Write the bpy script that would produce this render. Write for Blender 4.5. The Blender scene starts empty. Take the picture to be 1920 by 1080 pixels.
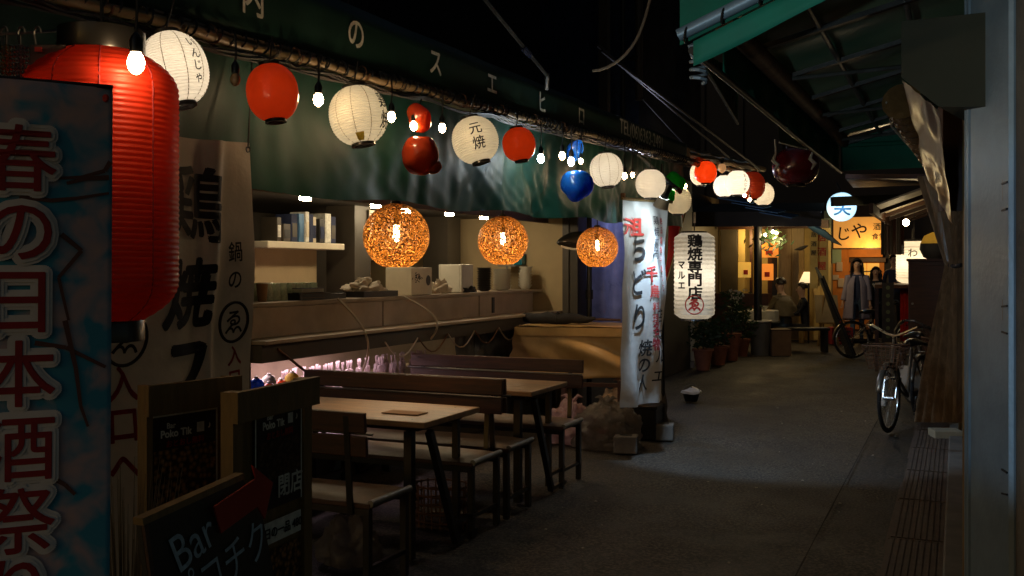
import bpy, bmesh, math, random
from mathutils import Vector, Matrix, noise
R = math.radians
rnd = random.Random(11)
scene = bpy.context.scene
col = scene.collection

# ------------------------------------------------------------------ camera
CAM = Vector((0, 0, 1.5)); YAW = R(24.29); FPX = 1850.0
cd = bpy.data.cameras.new('camera'); cam = bpy.data.objects.new('camera', cd); col.objects.link(cam)
cam.location = CAM; cam.rotation_euler = (R(90), 0, YAW)
cd.sensor_width = 36; cd.lens = FPX / 1920 * 36; cd.shift_y = -35 / 1920
cd.clip_start = .05; cd.clip_end = 400
scene.camera = cam
# ------------------------------------------------------------------ night sky
w = bpy.data.worlds.new("World"); scene.world = w; w.use_nodes = True
wn = w.node_tree.nodes; bg = wn['Background']
sky = wn.new('ShaderNodeTexSky'); sky.sky_type = 'NISHITA'; sky.sun_disc = False
sky.sun_elevation = R(6); sky.sun_rotation = R(200)
w.node_tree.links.new(sky.outputs[0], bg.inputs[0]); bg.inputs[1].default_value = 0.023
scene.view_settings.view_transform = 'Standard'; scene.view_settings.look = 'None'
scene.view_settings.exposure = 0.0; scene.view_settings.gamma = 1
scene.cycles.max_bounces = 5; scene.cycles.diffuse_bounces = 3; scene.cycles.glossy_bounces = 3
scene.cycles.transmission_bounces = 4; scene.cycles.transparent_max_bounces = 8
scene.cycles.sample_clamp_indirect = 3; scene.cycles.sample_clamp_direct = 0
scene.cycles.caustics_reflective = False; scene.cycles.caustics_refractive = False
scene.cycles.use_denoising = True; scene.cycles.use_adaptive_sampling = True
scene.cycles.adaptive_threshold = 0.01

SN, CN = math.sin(YAW), math.cos(YAW)
def pt(px, py, d):
    """point of the place seen at photo pixel px,py at depth d metres"""
    u = (px - 960) / FPX; v = (505 - py) / FPX
    return Vector((d * (-SN + u * CN), d * (CN + u * SN), 1.5 + d * v))
def ptX(px, py, X):
    u = (px - 960) / FPX; return pt(px, py, X / (-SN + u * CN))
def ptY(px, py, Y):
    u = (px - 960) / FPX; return pt(px, py, Y / (CN + u * SN))
def ptZ(px, py, Z):
    return pt(px, py, (Z - 1.5) * FPX / (505 - py))

# ------------------------------------------------------------------ materials
MATS = {}
def mat(name, c=(.5, .5, .5), rough=.6, metal=0, var=.15, scale=8, bump=.0, bscale=40, spec=.5,
        transl=0, emit=None, estr=0, alpha=1, coat=0, c2=None, stretch=None, sampling=True, trans=0):
    if name in MATS: return MATS[name]
    m = bpy.data.materials.new(name); m.use_nodes = True; MATS[name] = m
    nt = m.node_tree; N = nt.nodes; L = nt.links; b = N['Principled BSDF']; out = N['Material Output']
    tc = N.new('ShaderNodeTexCoord'); mp = N.new('ShaderNodeMapping'); L.new(tc.outputs['Object'], mp.inputs[0])
    if stretch: mp.inputs['Scale'].default_value = stretch
    nz = N.new('ShaderNodeTexNoise'); nz.inputs['Scale'].default_value = scale; nz.inputs['Detail'].default_value = 5
    nz.inputs['Roughness'].default_value = .6
    L.new(mp.outputs[0], nz.inputs['Vector'])
    rp = N.new('ShaderNodeValToRGB'); rp.color_ramp.elements[0].position = .3; rp.color_ramp.elements[1].position = .72
    lo = tuple(x * (1 - var) for x in c); hi = tuple(min(1, x * (1 + var)) for x in (c2 or c))
    rp.color_ramp.elements[0].color = (*lo, 1); rp.color_ramp.elements[1].color = (*hi, 1)
    L.new(nz.outputs[0], rp.inputs[0]); L.new(rp.outputs[0], b.inputs['Base Color'])
    b.inputs['Metallic'].default_value = metal
    b.inputs['Specular IOR Level'].default_value = spec; b.inputs['Alpha'].default_value = alpha
    b.inputs['Transmission Weight'].default_value = trans
    if coat: b.inputs['Coat Weight'].default_value = coat; b.inputs['Coat Roughness'].default_value = .12
    mr = N.new('ShaderNodeMapRange'); mr.inputs[3].default_value = max(.02, rough - .08); mr.inputs[4].default_value = min(1, rough + .12)
    L.new(nz.outputs[0], mr.inputs[0]); L.new(mr.outputs[0], b.inputs['Roughness'])
    if bump:
        n2 = N.new('ShaderNodeTexNoise'); n2.inputs['Scale'].default_value = bscale; n2.inputs['Detail'].default_value = 4
        L.new(mp.outputs[0], n2.inputs['Vector'])
        bp = N.new('ShaderNodeBump'); bp.inputs['Strength'].default_value = bump; bp.inputs['Distance'].default_value = .01
        L.new(n2.outputs[0], bp.inputs['Height']); L.new(bp.outputs[0], b.inputs['Normal'])
    if emit:
        b.inputs['Emission Color'].default_value = (*emit, 1); b.inputs['Emission Strength'].default_value = estr
    if transl:
        t = N.new('ShaderNodeBsdfTranslucent'); mx = N.new('ShaderNodeMixShader'); mx.inputs[0].default_value = transl
        L.new(rp.outputs[0], t.inputs[0]); L.new(b.outputs[0], mx.inputs[1]); L.new(t.outputs[0], mx.inputs[2])
        L.new(mx.outputs[0], out.inputs[0])
    if not sampling: m.cycles.emission_sampling = 'NONE'
    return m

M = dict(
 asphalt=mat('asphalt', (.027, .0235, .0195), .60, var=.6, scale=1.3, bump=.9, bscale=190, spec=.45),
 concrete=mat('concrete', (.16, .145, .125), .85, var=.3, scale=5, bump=.4, bscale=60),
 dark_conc=mat('dark_concrete', (.07, .06, .05), .9, var=.3, scale=4, bump=.3),
 iron=mat('cast_iron', (.11, .078, .06), .7, metal=.1, var=.35, scale=14, bump=.5, bscale=120),
 vinyl=mat('green_vinyl', (.008, .052, .038), .46, var=.4, scale=2.2, bump=.06, bscale=9, spec=.25, transl=.12),
 vinyl_band=mat('sign_band_vinyl', (.012, .045, .035), .42, var=.25, scale=4, bump=.08, bscale=10),
 canvas=mat('green_canvas', (.004, .16, .095), .7, var=.2, scale=5, bump=.2, bscale=30, transl=.25),
 canvas_lt=mat('pale_green_canvas', (.008, .20, .13), .7, var=.15, scale=6, bump=.1),
 canvas_dk=mat('green_canvas_lining', (.03, .24, .15), .30, var=.4, scale=1.2, bump=.15, bscale=8, c2=(.20, .25, .14)),  # beige second tone paints warm reflections into the lining colour
 letter_w=mat('sign_white', (.80, .80, .72), .6, var=.25, scale=30),
 black=mat('black_paint', (.008, .008, .009), .45, var=.3),
 ink=mat('brush_ink', (.012, .010, .010), .7, var=.3),
 red_ink=mat('red_ink', (.45, .03, .02), .7, var=.25, scale=20),
 dk_red_ink=mat('dark_red_ink', (.30, .015, .02), .7, var=.2, scale=20),
 black_pl=mat('black_plastic', (.012, .011, .010), .3, var=.2, coat=.2),
 bamboo=mat('bamboo_pole', (.22, .155, .075), .42, var=.45, scale=18, bump=.3, bscale=30, stretch=(1, .25, 1)),
 wire=mat('black_wire', (.01, .01, .01), .5),
 wire_w=mat('white_cord', (.45, .38, .30), .5),
 steel=mat('galvanised_steel', (.22, .22, .21), .4, metal=.7, var=.3, scale=10, bump=.1),
 rust=mat('rusty_steel', (.16, .075, .035), .6, metal=.3, var=.6, scale=9, bump=.4),
 dsteel=mat('dark_steel', (.03, .028, .026), .4, metal=.6, var=.3),
 wood=mat('table_wood', (.36, .21, .095), .34, var=.42, scale=4, bump=.15, bscale=30, stretch=(1, 7, 7)),
 dwood=mat('dark_stained_wood', (.052, .018, .007), .5, var=.45, scale=5, bump=.2, bscale=40, stretch=(1, 9, 9)),
 pine=mat('pine_wood', (.21, .13, .042), .6, var=.25, scale=6, bump=.2, bscale=30, stretch=(6, 6, 1)),
 cushion=mat('brown_cushion', (.11, .065, .032), .45, var=.3, scale=8, bump=.2),
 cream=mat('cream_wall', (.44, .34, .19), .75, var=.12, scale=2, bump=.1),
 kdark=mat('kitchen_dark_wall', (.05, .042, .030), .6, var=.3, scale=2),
 kcol=mat('brown_column', (.055, .045, .032), .5, var=.2, scale=3),
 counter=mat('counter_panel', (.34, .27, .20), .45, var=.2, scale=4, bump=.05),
 shelfw=mat('white_board', (.75, .68, .52), .45, var=.08),
 corr=mat('corrugated_metal', (.035, .035, .036), .5, metal=.3, var=.4, scale=3),
 bluesheet=mat('blue_plastic_sheet', (.22, .24, .46), .28, var=.25, scale=5, bump=.5, bscale=9, transl=.45),
 tarp=mat('tan_tarp', (.40, .25, .09), .45, var=.2, scale=4, bump=.3, bscale=12),
 clear=mat('cloudy_plastic', (.24, .21, .18), .14, var=.3, scale=12, transl=.5, alpha=.6, bump=.9, bscale=30),
 curtain=mat('translucent_vinyl_curtain', (.25, .17, .10), .24, var=.4, scale=3, transl=.25, bump=.5, bscale=10, stretch=(5, 5, .8)),
 white=mat('white_plastic', (.6, .58, .52), .4, var=.08),
 dish=mat('white_dish', (.62, .60, .52), .3, var=.05),
 paper=mat('lantern_paper_white', (.86, .84, .77), .8, var=.09, scale=5, transl=.6, bump=.2, bscale=60),
 paper_old=mat('stained_lantern_paper', (.80, .75, .60), .8, var=.22, scale=4, transl=.6, bump=.3, bscale=40),
 paper_red=mat('lantern_red_cloth', (.50, .05, .012), .42, var=.15, scale=4, transl=.5, bump=.08, coat=.3),
 plastic_red=mat('lantern_red_vinyl', (.62, .075, .018), .22, var=.22, scale=4, transl=.5, coat=.6),
 plastic_blue=mat('lantern_blue_vinyl', (.01, .14, .55), .25, var=.15, scale=4, transl=.45, coat=.5),
 plastic_green=mat('lantern_green_vinyl', (.03, .42, .03), .25, var=.15, scale=4, transl=.4, coat=.5),
 cloth_w=mat('banner_cloth', (.58, .50, .40), .6, var=.12, scale=6, bump=.2, bscale=50, transl=.3),
 vinyl_w=mat('banner_vinyl', (.55, .53, .50), .32, var=.12, scale=6, bump=.4, bscale=18, transl=.25),
 redcloth=mat('red_cloth', (.50, .02, .015), .7, var=.2, transl=.4),
 seam=mat('lantern_seam', (.30, .24, .13), .8),
 ochre=mat('ochre_patch', (.50, .36, .05), .7, transl=.4),
 roof_blue=mat('blue_roof_sheet', (.05, .16, .32), .4, metal=.2, var=.3),
 leaf=mat('leaf', (.02, .045, .012), .5, var=.5, scale=20, transl=.25),
 terra=mat('terracotta', (.28, .10, .05), .8, var=.25, bump=.2),
 skin=mat('skin', (.50, .30, .20), .55, var=.08), hair=mat('hair', (.02, .013, .010), .45, var=.4, bump=.5, bscale=90),
 coat_l=mat('lavender_coat', (.22, .20, .28), .8, var=.12, bump=.3), navy=mat('navy_cloth', (.02, .03, .08), .8, var=.2, bump=.3),
 olive=mat('olive_jacket', (.13, .10, .055), .75, var=.2, bump=.3), black_cl=mat('black_cloth', (.015, .014, .016), .8, var=.3, bump=.3),
 jeans=mat('denim', (.05, .09, .16), .8, var=.2), pinkbag=mat('pink_fabric', (.35, .06, .10), .7),
 rubber=mat('rubber', (.012, .012, .012), .7), chrome=mat('chrome', (.34, .33, .31), .26, metal=1, var=.1),
 bikeframe=mat('silver_bike_paint', (.16, .14, .11), .3, metal=.6, var=.15),
 grate=mat('dark_grille', (.02, .02, .02), .5), acunit=mat('beige_casing', (.42, .38, .27), .5, var=.12),
 cardboard=mat('cardboard', (.26, .15, .07), .8, var=.15, bump=.1), bin_=mat('grey_bin_plastic', (.16, .15, .12), .45, var=.15),
 amber=mat('amber_sign_face', (.75, .35, .06), .6, var=.2, scale=3, emit=(1, .42, .08), estr=.42, c2=(.9, .5, .12)),
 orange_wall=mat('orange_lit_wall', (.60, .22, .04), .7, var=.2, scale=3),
 turq=mat('pale_green_wall', (.28, .42, .33), .8, var=.12, scale=2),
 glassy=mat('drinking_glass', (.62, .66, .52), .08, var=.25, scale=60, transl=.45, spec=.9),
 poster_dk=mat('poster_dark', (.018, .018, .022), .35, var=.3),
 chalk=mat('chalkboard', (.012, .014, .013), .5, var=.4, scale=3), chalkmark=mat('chalk_mark', (.40, .52, .62), .9, var=.3, scale=50),
 arrow=mat('red_arrow_card', (.42, .03, .015), .45, var=.15),
 rail=mat('painted_steel_rail', (.20, .27, .33), .40, metal=.2, var=.22, scale=4, bump=.12, bscale=50),
 box_dk=mat('dark_green_housing', (.03, .034, .022), .7, var=.15, scale=3),
)
def emat(name, c, s, sampling=True): return mat(name, tuple(min(1, x) for x in c), .4, emit=c, estr=s, var=.02, sampling=sampling)
E = dict(bulb=emat('bulb_glow', (1, .66, .34), 100), bulb_cool=emat('bulb_glow_cool', (.75, .92, 1), 120),
         dead=mat('unlit_bulb_glass', (.35, .22, .10), .1, coat=.8, var=.3), filament=emat('lamp_filament', (1, .72, .38), 45),
         down=emat('downlight_glow', (1, .78, .48), 150), tube=emat('tube_glow', (1, .62, .70), 2.2),
         neon=emat('round_sign_glow', (.50, .80, 1), 1.05), lampshade=emat('table_lamp_shade_glow', (1, .72, .38), 1.1),
         far=emat('far_bulb_glow', (1, .78, .42), 40), flood=emat('flood_glow', (.7, .86, 1), 8), menu=emat('lit_menu_orange', (1, .30, .04), .6),
         menu_y=emat('lit_menu_yellow', (1, .58, .10), .35))

# ------------------------------------------------------------------ mesh helpers
ORG = {}
class MB:
    def __init__(s): s.v = []; s.f = []
    def add(s, v, f):
        o = len(s.v); s.v += [Vector(p) for p in v]; s.f += [tuple(i + o for i in q) for q in f]; return s
    def box(s, c, d, rot=None, bev=0):
        x, y, z = (k / 2 for k in d); c = Vector(c)
        v = [Vector((sx * x, sy * y, sz * z)) for sz in (-1, 1) for sx, sy in ((-1, -1), (1, -1), (1, 1), (-1, 1))]
        if rot is not None:
            m = rot if isinstance(rot, Matrix) else Matrix.Rotation(rot, 3, 'Z'); v = [m @ p for p in v]
        return s.add([c + p for p in v], [(3, 2, 1, 0), (4, 5, 6, 7), (0, 1, 5, 4), (1, 2, 6, 5), (2, 3, 7, 6), (3, 0, 4, 7)])
    def bar(s, a, b, wd, ht=None, up=(0, 0, 1)):
        a = Vector(a); b = Vector(b); t = (b - a); ln = t.length; t.normalize(); up = Vector(up)
        if abs(t.dot(up)) > .98: up = Vector((0, 1, 0))
        r = t.cross(up).normalized(); u = r.cross(t)
        return s.box((a + b) / 2, (ln, wd, ht or wd), Matrix((t, r, u)).transposed())
    def tube(s, pts, r, n=8, caps=True):
        pts = [Vector(p) for p in pts]; k = len(pts); rr = r if isinstance(r, (list, tuple)) else [r] * k
        up = Vector((0, 0, 1)); o = len(s.v); prev = None
        for i, p in enumerate(pts):
            t = (pts[min(i + 1, k - 1)] - pts[max(i - 1, 0)]).normalized()
            if prev is None:
                a = t.cross(up if abs(t.z) < .95 else Vector((1, 0, 0))).normalized()
            else:
                a = (prev - t * prev.dot(t)).normalized()
            prev = a; b = t.cross(a)
            for j in range(n):
                th = 2 * math.pi * j / n; s.v.append(p + (a * math.cos(th) + b * math.sin(th)) * rr[i])
        for i in range(k - 1):
            for j in range(n):
                s.f.append((o + i * n + j, o + i * n + (j + 1) % n, o + (i + 1) * n + (j + 1) % n, o + (i + 1) * n + j))
        if caps: s.f.append(tuple(o + j for j in reversed(range(n)))); s.f.append(tuple(o + (k - 1) * n + j for j in range(n)))
        return s
    def lathe(s, prof, n=24, c=(0, 0, 0), rot=None, sx=1, sy=1, caps=False, warp=None):
        c = Vector(c); o = len(s.v)
        for r, z in prof:
            for j in range(n):
                th = 2 * math.pi * j / n; p = Vector((r * math.cos(th) * sx, r * math.sin(th) * sy, z))
                if warp: p = warp(p)
                if rot is not None: p = rot @ p
                s.v.append(c + p)
        for i in range(len(prof) - 1):
            for j in range(n):
                s.f.append((o + i * n + j, o + i * n + (j + 1) % n, o + (i + 1) * n + (j + 1) % n, o + (i + 1) * n + j))
        if caps: s.f.append(tuple(o + j for j in reversed(range(n)))); s.f.append(tuple(o + (len(prof) - 1) * n + j for j in range(n)))
        return s
    def grid(s, fn, nu, nv):
        o = len(s.v)
        for i in range(nu + 1):
            for j in range(nv + 1): s.v.append(Vector(fn(i / nu, j / nv)))
        for i in range(nu):
            for j in range(nv):
                a = o + i * (nv + 1) + j; s.f.append((a, a + nv + 1, a + nv + 2, a + 1))
        return s
    def slab(s, a, b, c, d, th):
        """quad with thickness"""
        a, b, c, d = map(Vector, (a, b, c, d)); n = (b - a).cross(d - a).normalized() * th
        return s.add([a, b, c, d, a + n, b + n, c + n, d + n], [(3, 2, 1, 0), (4, 5, 6, 7), (0, 1, 5, 4), (1, 2, 6, 5), (2, 3, 7, 6), (3, 0, 4, 7)])
    def mesh(s, name, smooth=False, org=(0, 0, 0)):
        me = bpy.data.meshes.new(name); o = Vector(org)
        me.from_pydata([p - o for p in s.v], [], s.f); me.update()
        if smooth:
            me.polygons.foreach_set('use_smooth', [True] * len(me.polygons))
            try: me.set_sharp_from_angle(angle=R(42))
            except Exception: pass
        return me
    def build(s, name, m, parent=None, smooth=False, world=False, thick=0, bevel=0):
        org = ORG[parent.name] if (parent is not None and world) else Vector((0, 0, 0))
        o = bpy.data.objects.new(name, s.mesh(name, smooth, org)); o.data.materials.append(m); col.objects.link(o)
        if parent is not None: o.parent = parent; ORG[o.name] = ORG.get(parent.name, Vector((0, 0, 0)))
        else: ORG[o.name] = Vector((0, 0, 0))
        if thick: md = o.modifiers.new('t', 'SOLIDIFY'); md.thickness = thick; md.offset = 0
        if bevel: md = o.modifiers.new('b', 'BEVEL'); md.width = bevel; md.segments = 2; md.limit_method = 'ANGLE'
        return o
def tag(o, label=None, cat=None, group=None, kind=None):
    if label: o['label'] = label
    if cat: o['category'] = cat
    if group: o['group'] = group
    if kind: o['kind'] = kind
    return o
def thing(name, loc, label, cat, group=None, rz=0):
    o = bpy.data.objects.new(name, None); o.empty_display_size = .1; col.objects.link(o)
    o.location = loc; o.rotation_euler[2] = rz; ORG[o.name] = Vector(loc); return tag(o, label, cat, group)
def children(o): return [c for c in bpy.data.objects if c.parent == o]
def copy_tree(o, loc=None, rz=None, label=None, parent=None, kids=None):
    if kids is None:
        kids = {}
        for c in bpy.data.objects:
            if c.parent: kids.setdefault(c.parent.name, []).append(c)
    c = o.copy(); col.objects.link(c); c.parent = parent
    if loc is not None: c.location = loc
    if rz is not None: c.rotation_euler[2] = rz
    if label: c['label'] = label
    for ch in kids.get(o.name, []): copy_tree(ch, parent=c, kids=kids)
    return c
def part(name, mb, m, p, **k): return mb.build(name, M[m] if isinstance(m, str) else m, p, **k)

# flat lettering turned into meshes laid on real surfaces
TXT = {}
def glyphs(s, bold=.0):
    k = (s, bold)
    if k in TXT: return TXT[k]
    cu = bpy.data.curves.new('t', 'FONT'); cu.body = s; cu.size = 1; cu.align_x = 'CENTER'; cu.align_y = 'CENTER'
    cu.offset = bold; cu.resolution_u = 4
    ob = bpy.data.objects.new('t', cu); col.objects.link(ob)
    dg = bpy.context.evaluated_depsgraph_get(); ev = ob.evaluated_get(dg); me = ev.to_mesh()
    v = [Vector(p.co) for p in me.vertices]; f = [tuple(p.vertices) for p in me.polygons]
    ev.to_mesh_clear(); bpy.data.objects.remove(ob); bpy.data.curves.remove(cu)
    if v:
        cx = (min(p.x for p in v) + max(p.x for p in v)) / 2; cy = (min(p.y for p in v) + max(p.y for p in v)) / 2
        v = [Vector((p.x - cx, p.y - cy, 0)) for p in v]
    TXT[k] = (v, f); return v, f
def letter(mb, s, fn, x, y, size, bold=.0, wx=1, shear=0, fine=0, rot=0):
    """string s centred at x,y (surface metres) mapped by fn(x,y)->point; bold strokes are shifted layers a hair apart"""
    v, f = glyphs(s, 0)
    if fine:
        bm = bmesh.new(); vs = [bm.verts.new(p) for p in v]
        for q in f:
            try: bm.faces.new([vs[i] for i in q])
            except Exception: pass
        for _ in range(2):
            es = [e for e in bm.edges if e.calc_length() * size > fine]
            if es: bmesh.ops.subdivide_edges(bm, edges=es, cuts=1)
            bmesh.ops.triangulate(bm, faces=bm.faces[:])
        bm.verts.index_update(); v = [q.co.copy() for q in bm.verts]; f = [tuple(a.index for a in q.verts) for q in bm.faces]; bm.free()
    c, sn = math.cos(rot), math.sin(rot)
    lay = [(0, 0)] if bold <= .004 else [(bold * math.cos(a), bold * math.sin(a)) for a in [k * math.pi * 2 / (5 if bold < .02 else 8) for k in range(5 if bold < .02 else 8)]]
    if bold > .055: lay = [(bold * math.cos(k * math.pi / 12), bold * math.sin(k * math.pi / 12)) for k in range(24)]
    p0 = Vector(fn(x, y)); nn = (Vector(fn(x + .01, y)) - p0).cross(Vector(fn(x, y + .01)) - p0).normalized()
    for k, (ox, oy) in enumerate(lay):
        vv = []
        for p in v:
            a = (p.x + ox + shear * p.y) * size * wx; b = (p.y + oy) * size
            vv.append(Vector(fn(x + a * c - b * sn, y + a * sn + b * c)) + nn * (k * (.00008 if bold > .055 else .00022)))
        mb.add(vv, f)
    return mb
def column(mb, s, fn, x, y0, size, step, **k):
    for i, ch in enumerate(s):
        if ch != ' ': letter(mb, ch, fn, x, y0 - i * step, size, **k)
    return mb

# ------------------------------------------------------------------ ground
def gz(x, y): return .012 * noise.noise(Vector((x * .7, y * .7, 0)))
g = MB(); g.grid(lambda u, v: (-1.2 + (u - .5) * 11, -3 + v * 36, gz(-1.2 + (u - .5) * 11, -3 + v * 36) - .012), 60, 150)
tag(g.build('street_ground', M['asphalt'], smooth=True), kind='structure')
o = MB().add([(-90, -90, -.06), (90, -90, -.06), (90, 160, -.06), (-90, 160, -.06)], [(0, 1, 2, 3)]).build('ground', M['dark_conc']); tag(o, kind='structure')
gm = M['asphalt']; nt = gm.node_tree; N = nt.nodes; L = nt.links; b = N['Principled BSDF']; src = b.inputs['Base Color'].links[0].from_socket
n4 = N.new('ShaderNodeTexNoise'); n4.inputs['Scale'].default_value = 62; n4.inputs['Detail'].default_value = 3; L.new(N['Texture Coordinate'].outputs['Object'], n4.inputs['Vector'])
r4 = N.new('ShaderNodeValToRGB'); r4.color_ramp.elements[0].position = .42; r4.color_ramp.elements[0].color = (.35, .33, .30, 1); r4.color_ramp.elements[1].position = .66; r4.color_ramp.elements[1].color = (3.4, 3.2, 2.9, 1)
m4 = N.new('ShaderNodeMix'); m4.data_type = 'RGBA'; m4.blend_type = 'MULTIPLY'; m4.inputs[0].default_value = 1; L.new(n4.outputs[0], r4.inputs[0]); L.new(src, m4.inputs[6]); L.new(r4.outputs[0], m4.inputs[7]); L.new(m4.outputs[2], b.inputs['Base Color'])
n5 = N.new('ShaderNodeTexNoise'); n5.inputs['Scale'].default_value = 2.6; n5.inputs['Detail'].default_value = 6; n5.inputs['Roughness'].default_value = .7; L.new(N['Texture Coordinate'].outputs['Object'], n5.inputs['Vector'])
r5 = N.new('ShaderNodeValToRGB'); r5.color_ramp.elements[0].position = .40; r5.color_ramp.elements[0].color = (.80, .80, .80, 1); r5.color_ramp.elements[1].position = .52; r5.color_ramp.elements[1].color = (1.1, 1.1, 1.1, 1)
m5 = N.new('ShaderNodeMix'); m5.data_type = 'RGBA'; m5.blend_type = 'MULTIPLY'; m5.inputs[0].default_value = 1; L.new(n5.outputs[0], r5.inputs[0]); L.new(m4.outputs[2], m5.inputs[6]); L.new(r5.outputs[0], m5.inputs[7]); L.new(m5.outputs[2], b.inputs['Base Color'])
r6 = N.new('ShaderNodeMapRange'); r6.inputs[1].default_value = .38; r6.inputs[2].default_value = .6; r6.inputs[3].default_value = .55; r6.inputs[4].default_value = .72; L.new(n5.outputs[0], r6.inputs[0]); L.new(r6.outputs[0], b.inputs['Roughness'])
jt = MB()
for k in range(26):
    a = Vector((-.72, 3.2 + k * .42, .006)); jt.add([a + Vector((-.004 - .002 * math.sin(k), 0, 0)), a + Vector((.004, 0, 0)), a + Vector((.004 + .003 * math.sin(k * 2), .42, 0)), a + Vector((-.004, .42, 0))], [(0, 1, 2, 3)])
tag(jt.build('pavement_joint', mat('tar_joint', (.022, .018, .015), .9, spec=.2)), kind='structure')
# channel covers
kb = MB().box((.0, 5.6, .0), (.13, 11.6, .1)); tag(kb.build('kerb', M['concrete'], bevel=.01), kind='structure')
ch = thing('drain_channel', (-.2, 5.5, 0), 'long gutter channel with ribbed covers along the right wall', 'drain')
part('channel', MB().box((-.2, 5.6, -.04), (.33, 11.6, .06)), 'iron', ch, world=True)
cover = MB(); cover.box((0, 0, 0), (.285, .985, .02))
for i in range(9): cover.box((-.125 + i * .031, 0, .0125), (.025, .95, .006))
cover.box((0, .49, .008), (.284, .01, .012))
c0 = cover.build('drain_cover', M['iron'], ch); c0.location = (0, -4.2, .012)
for i in range(1, 11):
    c = c0.copy(); col.objects.link(c); c.location = (rnd.uniform(-.003, .003), -4.2 + i * 1.0, .012); c.rotation_euler[2] = rnd.uniform(-.004, .004)

lit = MB()
for i in range(46):
    x, y = rnd.uniform(-2.3, -.45), rnd.uniform(3.6, 11); a = rnd.uniform(0, 3.1); l_ = rnd.uniform(.006, .022)
    lit.box((x, y, gz(x, y) - .006), (l_, l_ * .6, .004), Matrix.Rotation(a, 3, 'Z') @ Matrix.Rotation(rnd.uniform(-.4, .4), 3, 'X'))
tag(lit.build('litter', mat('pale_litter', (.35, .32, .27), .8, var=.5, scale=30)), 'tiny pale scraps of litter scattered over the asphalt', 'litter', kind='stuff')
# ------------------------------------------------------------------ left stall shell
st = thing('food_stall', (-4.1, 5, 0), 'open fronted food stall with long serving counter under the green awning', 'stall')
AX = -2.4
Y0, Y1 = .6, 9.42
part('counter_top', MB().box((-4.3, 7.35, 1.27), (.46, 4.95, .03)), 'counter', st, world=True, bevel=.004)
segs = [(4.95, 6.6), (6.61, 8.3), (8.31, 9.6)]
for a, b in segs: part('front_panel', MB().box((-4.1, (a + b) / 2, 1.155), (.03, b - a - .012, .196)), 'counter', st, world=True, bevel=.003)
part('panel_strip', MB().box((-4.082, 8.6, 1.155), (.012, .05, .15)), 'dsteel', st, world=True)
part('ledge', MB().box((-3.99, 7.4, 1.045), (.24, 5.0, .024)), 'counter', st, world=True, bevel=.004)
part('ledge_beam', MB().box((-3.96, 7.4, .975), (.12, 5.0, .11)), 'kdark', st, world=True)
part('under_back_wall', MB().box((-4.75, 7.0, .5), (.05, 4.6, .95)), 'counter', st, world=True)
part('under_shelf', MB().box((-4.4, 7.0, .60), (.65, 4.6, .03)), 'counter', st, world=True)
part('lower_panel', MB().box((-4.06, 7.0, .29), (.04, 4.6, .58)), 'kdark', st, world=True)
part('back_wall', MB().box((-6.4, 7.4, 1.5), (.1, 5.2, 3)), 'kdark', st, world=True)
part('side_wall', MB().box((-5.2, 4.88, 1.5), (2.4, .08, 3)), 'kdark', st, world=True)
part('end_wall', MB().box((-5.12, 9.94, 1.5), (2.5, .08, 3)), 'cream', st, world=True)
part('end_post', MB().box((-3.83, 9.93, 1.25), (.07, .1, 2.5)), 'kcol', st, world=True)
part('kitchen_floor', MB().box((-5.2, 7.4, .05), (2.3, 5.0, .1)), 'kdark', st, world=True)
part('kitchen_ceiling', MB().box((-5.2, 7.4, 2.09), (2.3, 5.0, .05)), 'kdark', st, world=True)
part('fascia_beam', MB().box((-4.07, 7.4, 2.08), (.07, 5.1, .16)), 'dwood', st, world=True)
part('awning_ceiling', MB().slab((-4.1, Y0, 2.55), (-4.1, Y1, 2.6), (-2.42, Y1, 2.56), (-2.42, Y0, 2.5), .02), 'canvas_dk', st, world=True)
part('awning_roof', MB().slab((-4.1, Y0, 2.95), (-4.1, Y1, 2.95), (-2.42, Y1, 2.69), (-2.42, Y0, 2.60), .02), 'canvas_dk', st, world=True)
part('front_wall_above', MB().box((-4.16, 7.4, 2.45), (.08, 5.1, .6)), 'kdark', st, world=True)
part('wall_panel', MB().box((-5.1, 6.62, 1.49), (.06, .98, .36)), 'cream', st, world=True)
part('column', MB().box((-5.0, 7.5, 1.5), (.3, .26, 2.2)), 'kcol', st, world=True)
part('column', MB().box((-5.1, 9.45, 1.5), (.3, .3, 2.2)), 'kcol', st, world=True)
part('partition', MB().box((-5.9, 8.6, 1.4), (.06, .9, 1.1)), 'kcol', st, world=True, bevel=.01)
part('partition', MB().box((-5.8, 8.75, 1.98), (.06, 1.2, .16)), 'cream', st, world=True)
sh = part('shelf', MB().box((-5.0, 6.72, 1.695), (.26, 1.05, .055)), 'shelfw', st, world=True, bevel=.008)
# downlights
for i, (x, y) in enumerate(((-4.4, 6.03), (-4.4, 7.0), (-4.55, 7.75), (-4.4, 8.3), (-4.4, 9.05))):
    d = thing('ceiling_downlight', (x, y, 2.06), ['square downlight above the shelf of boxes and books', 'square downlight at the left edge of the largest amber globe', 'square downlight seen just over the largest amber globe', 'square downlight above the polystyrene container', 'square downlight just left of the middle amber globe'][i], 'light', 'downlights of the kitchen ceiling')
    part('housing', MB().box((0, 0, 0), (.075, .075, .02)), 'white', d)
    part('diffuser', MB().box((0, 0, -.03), (.062, .062, .038)), E['down'], d)
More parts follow.
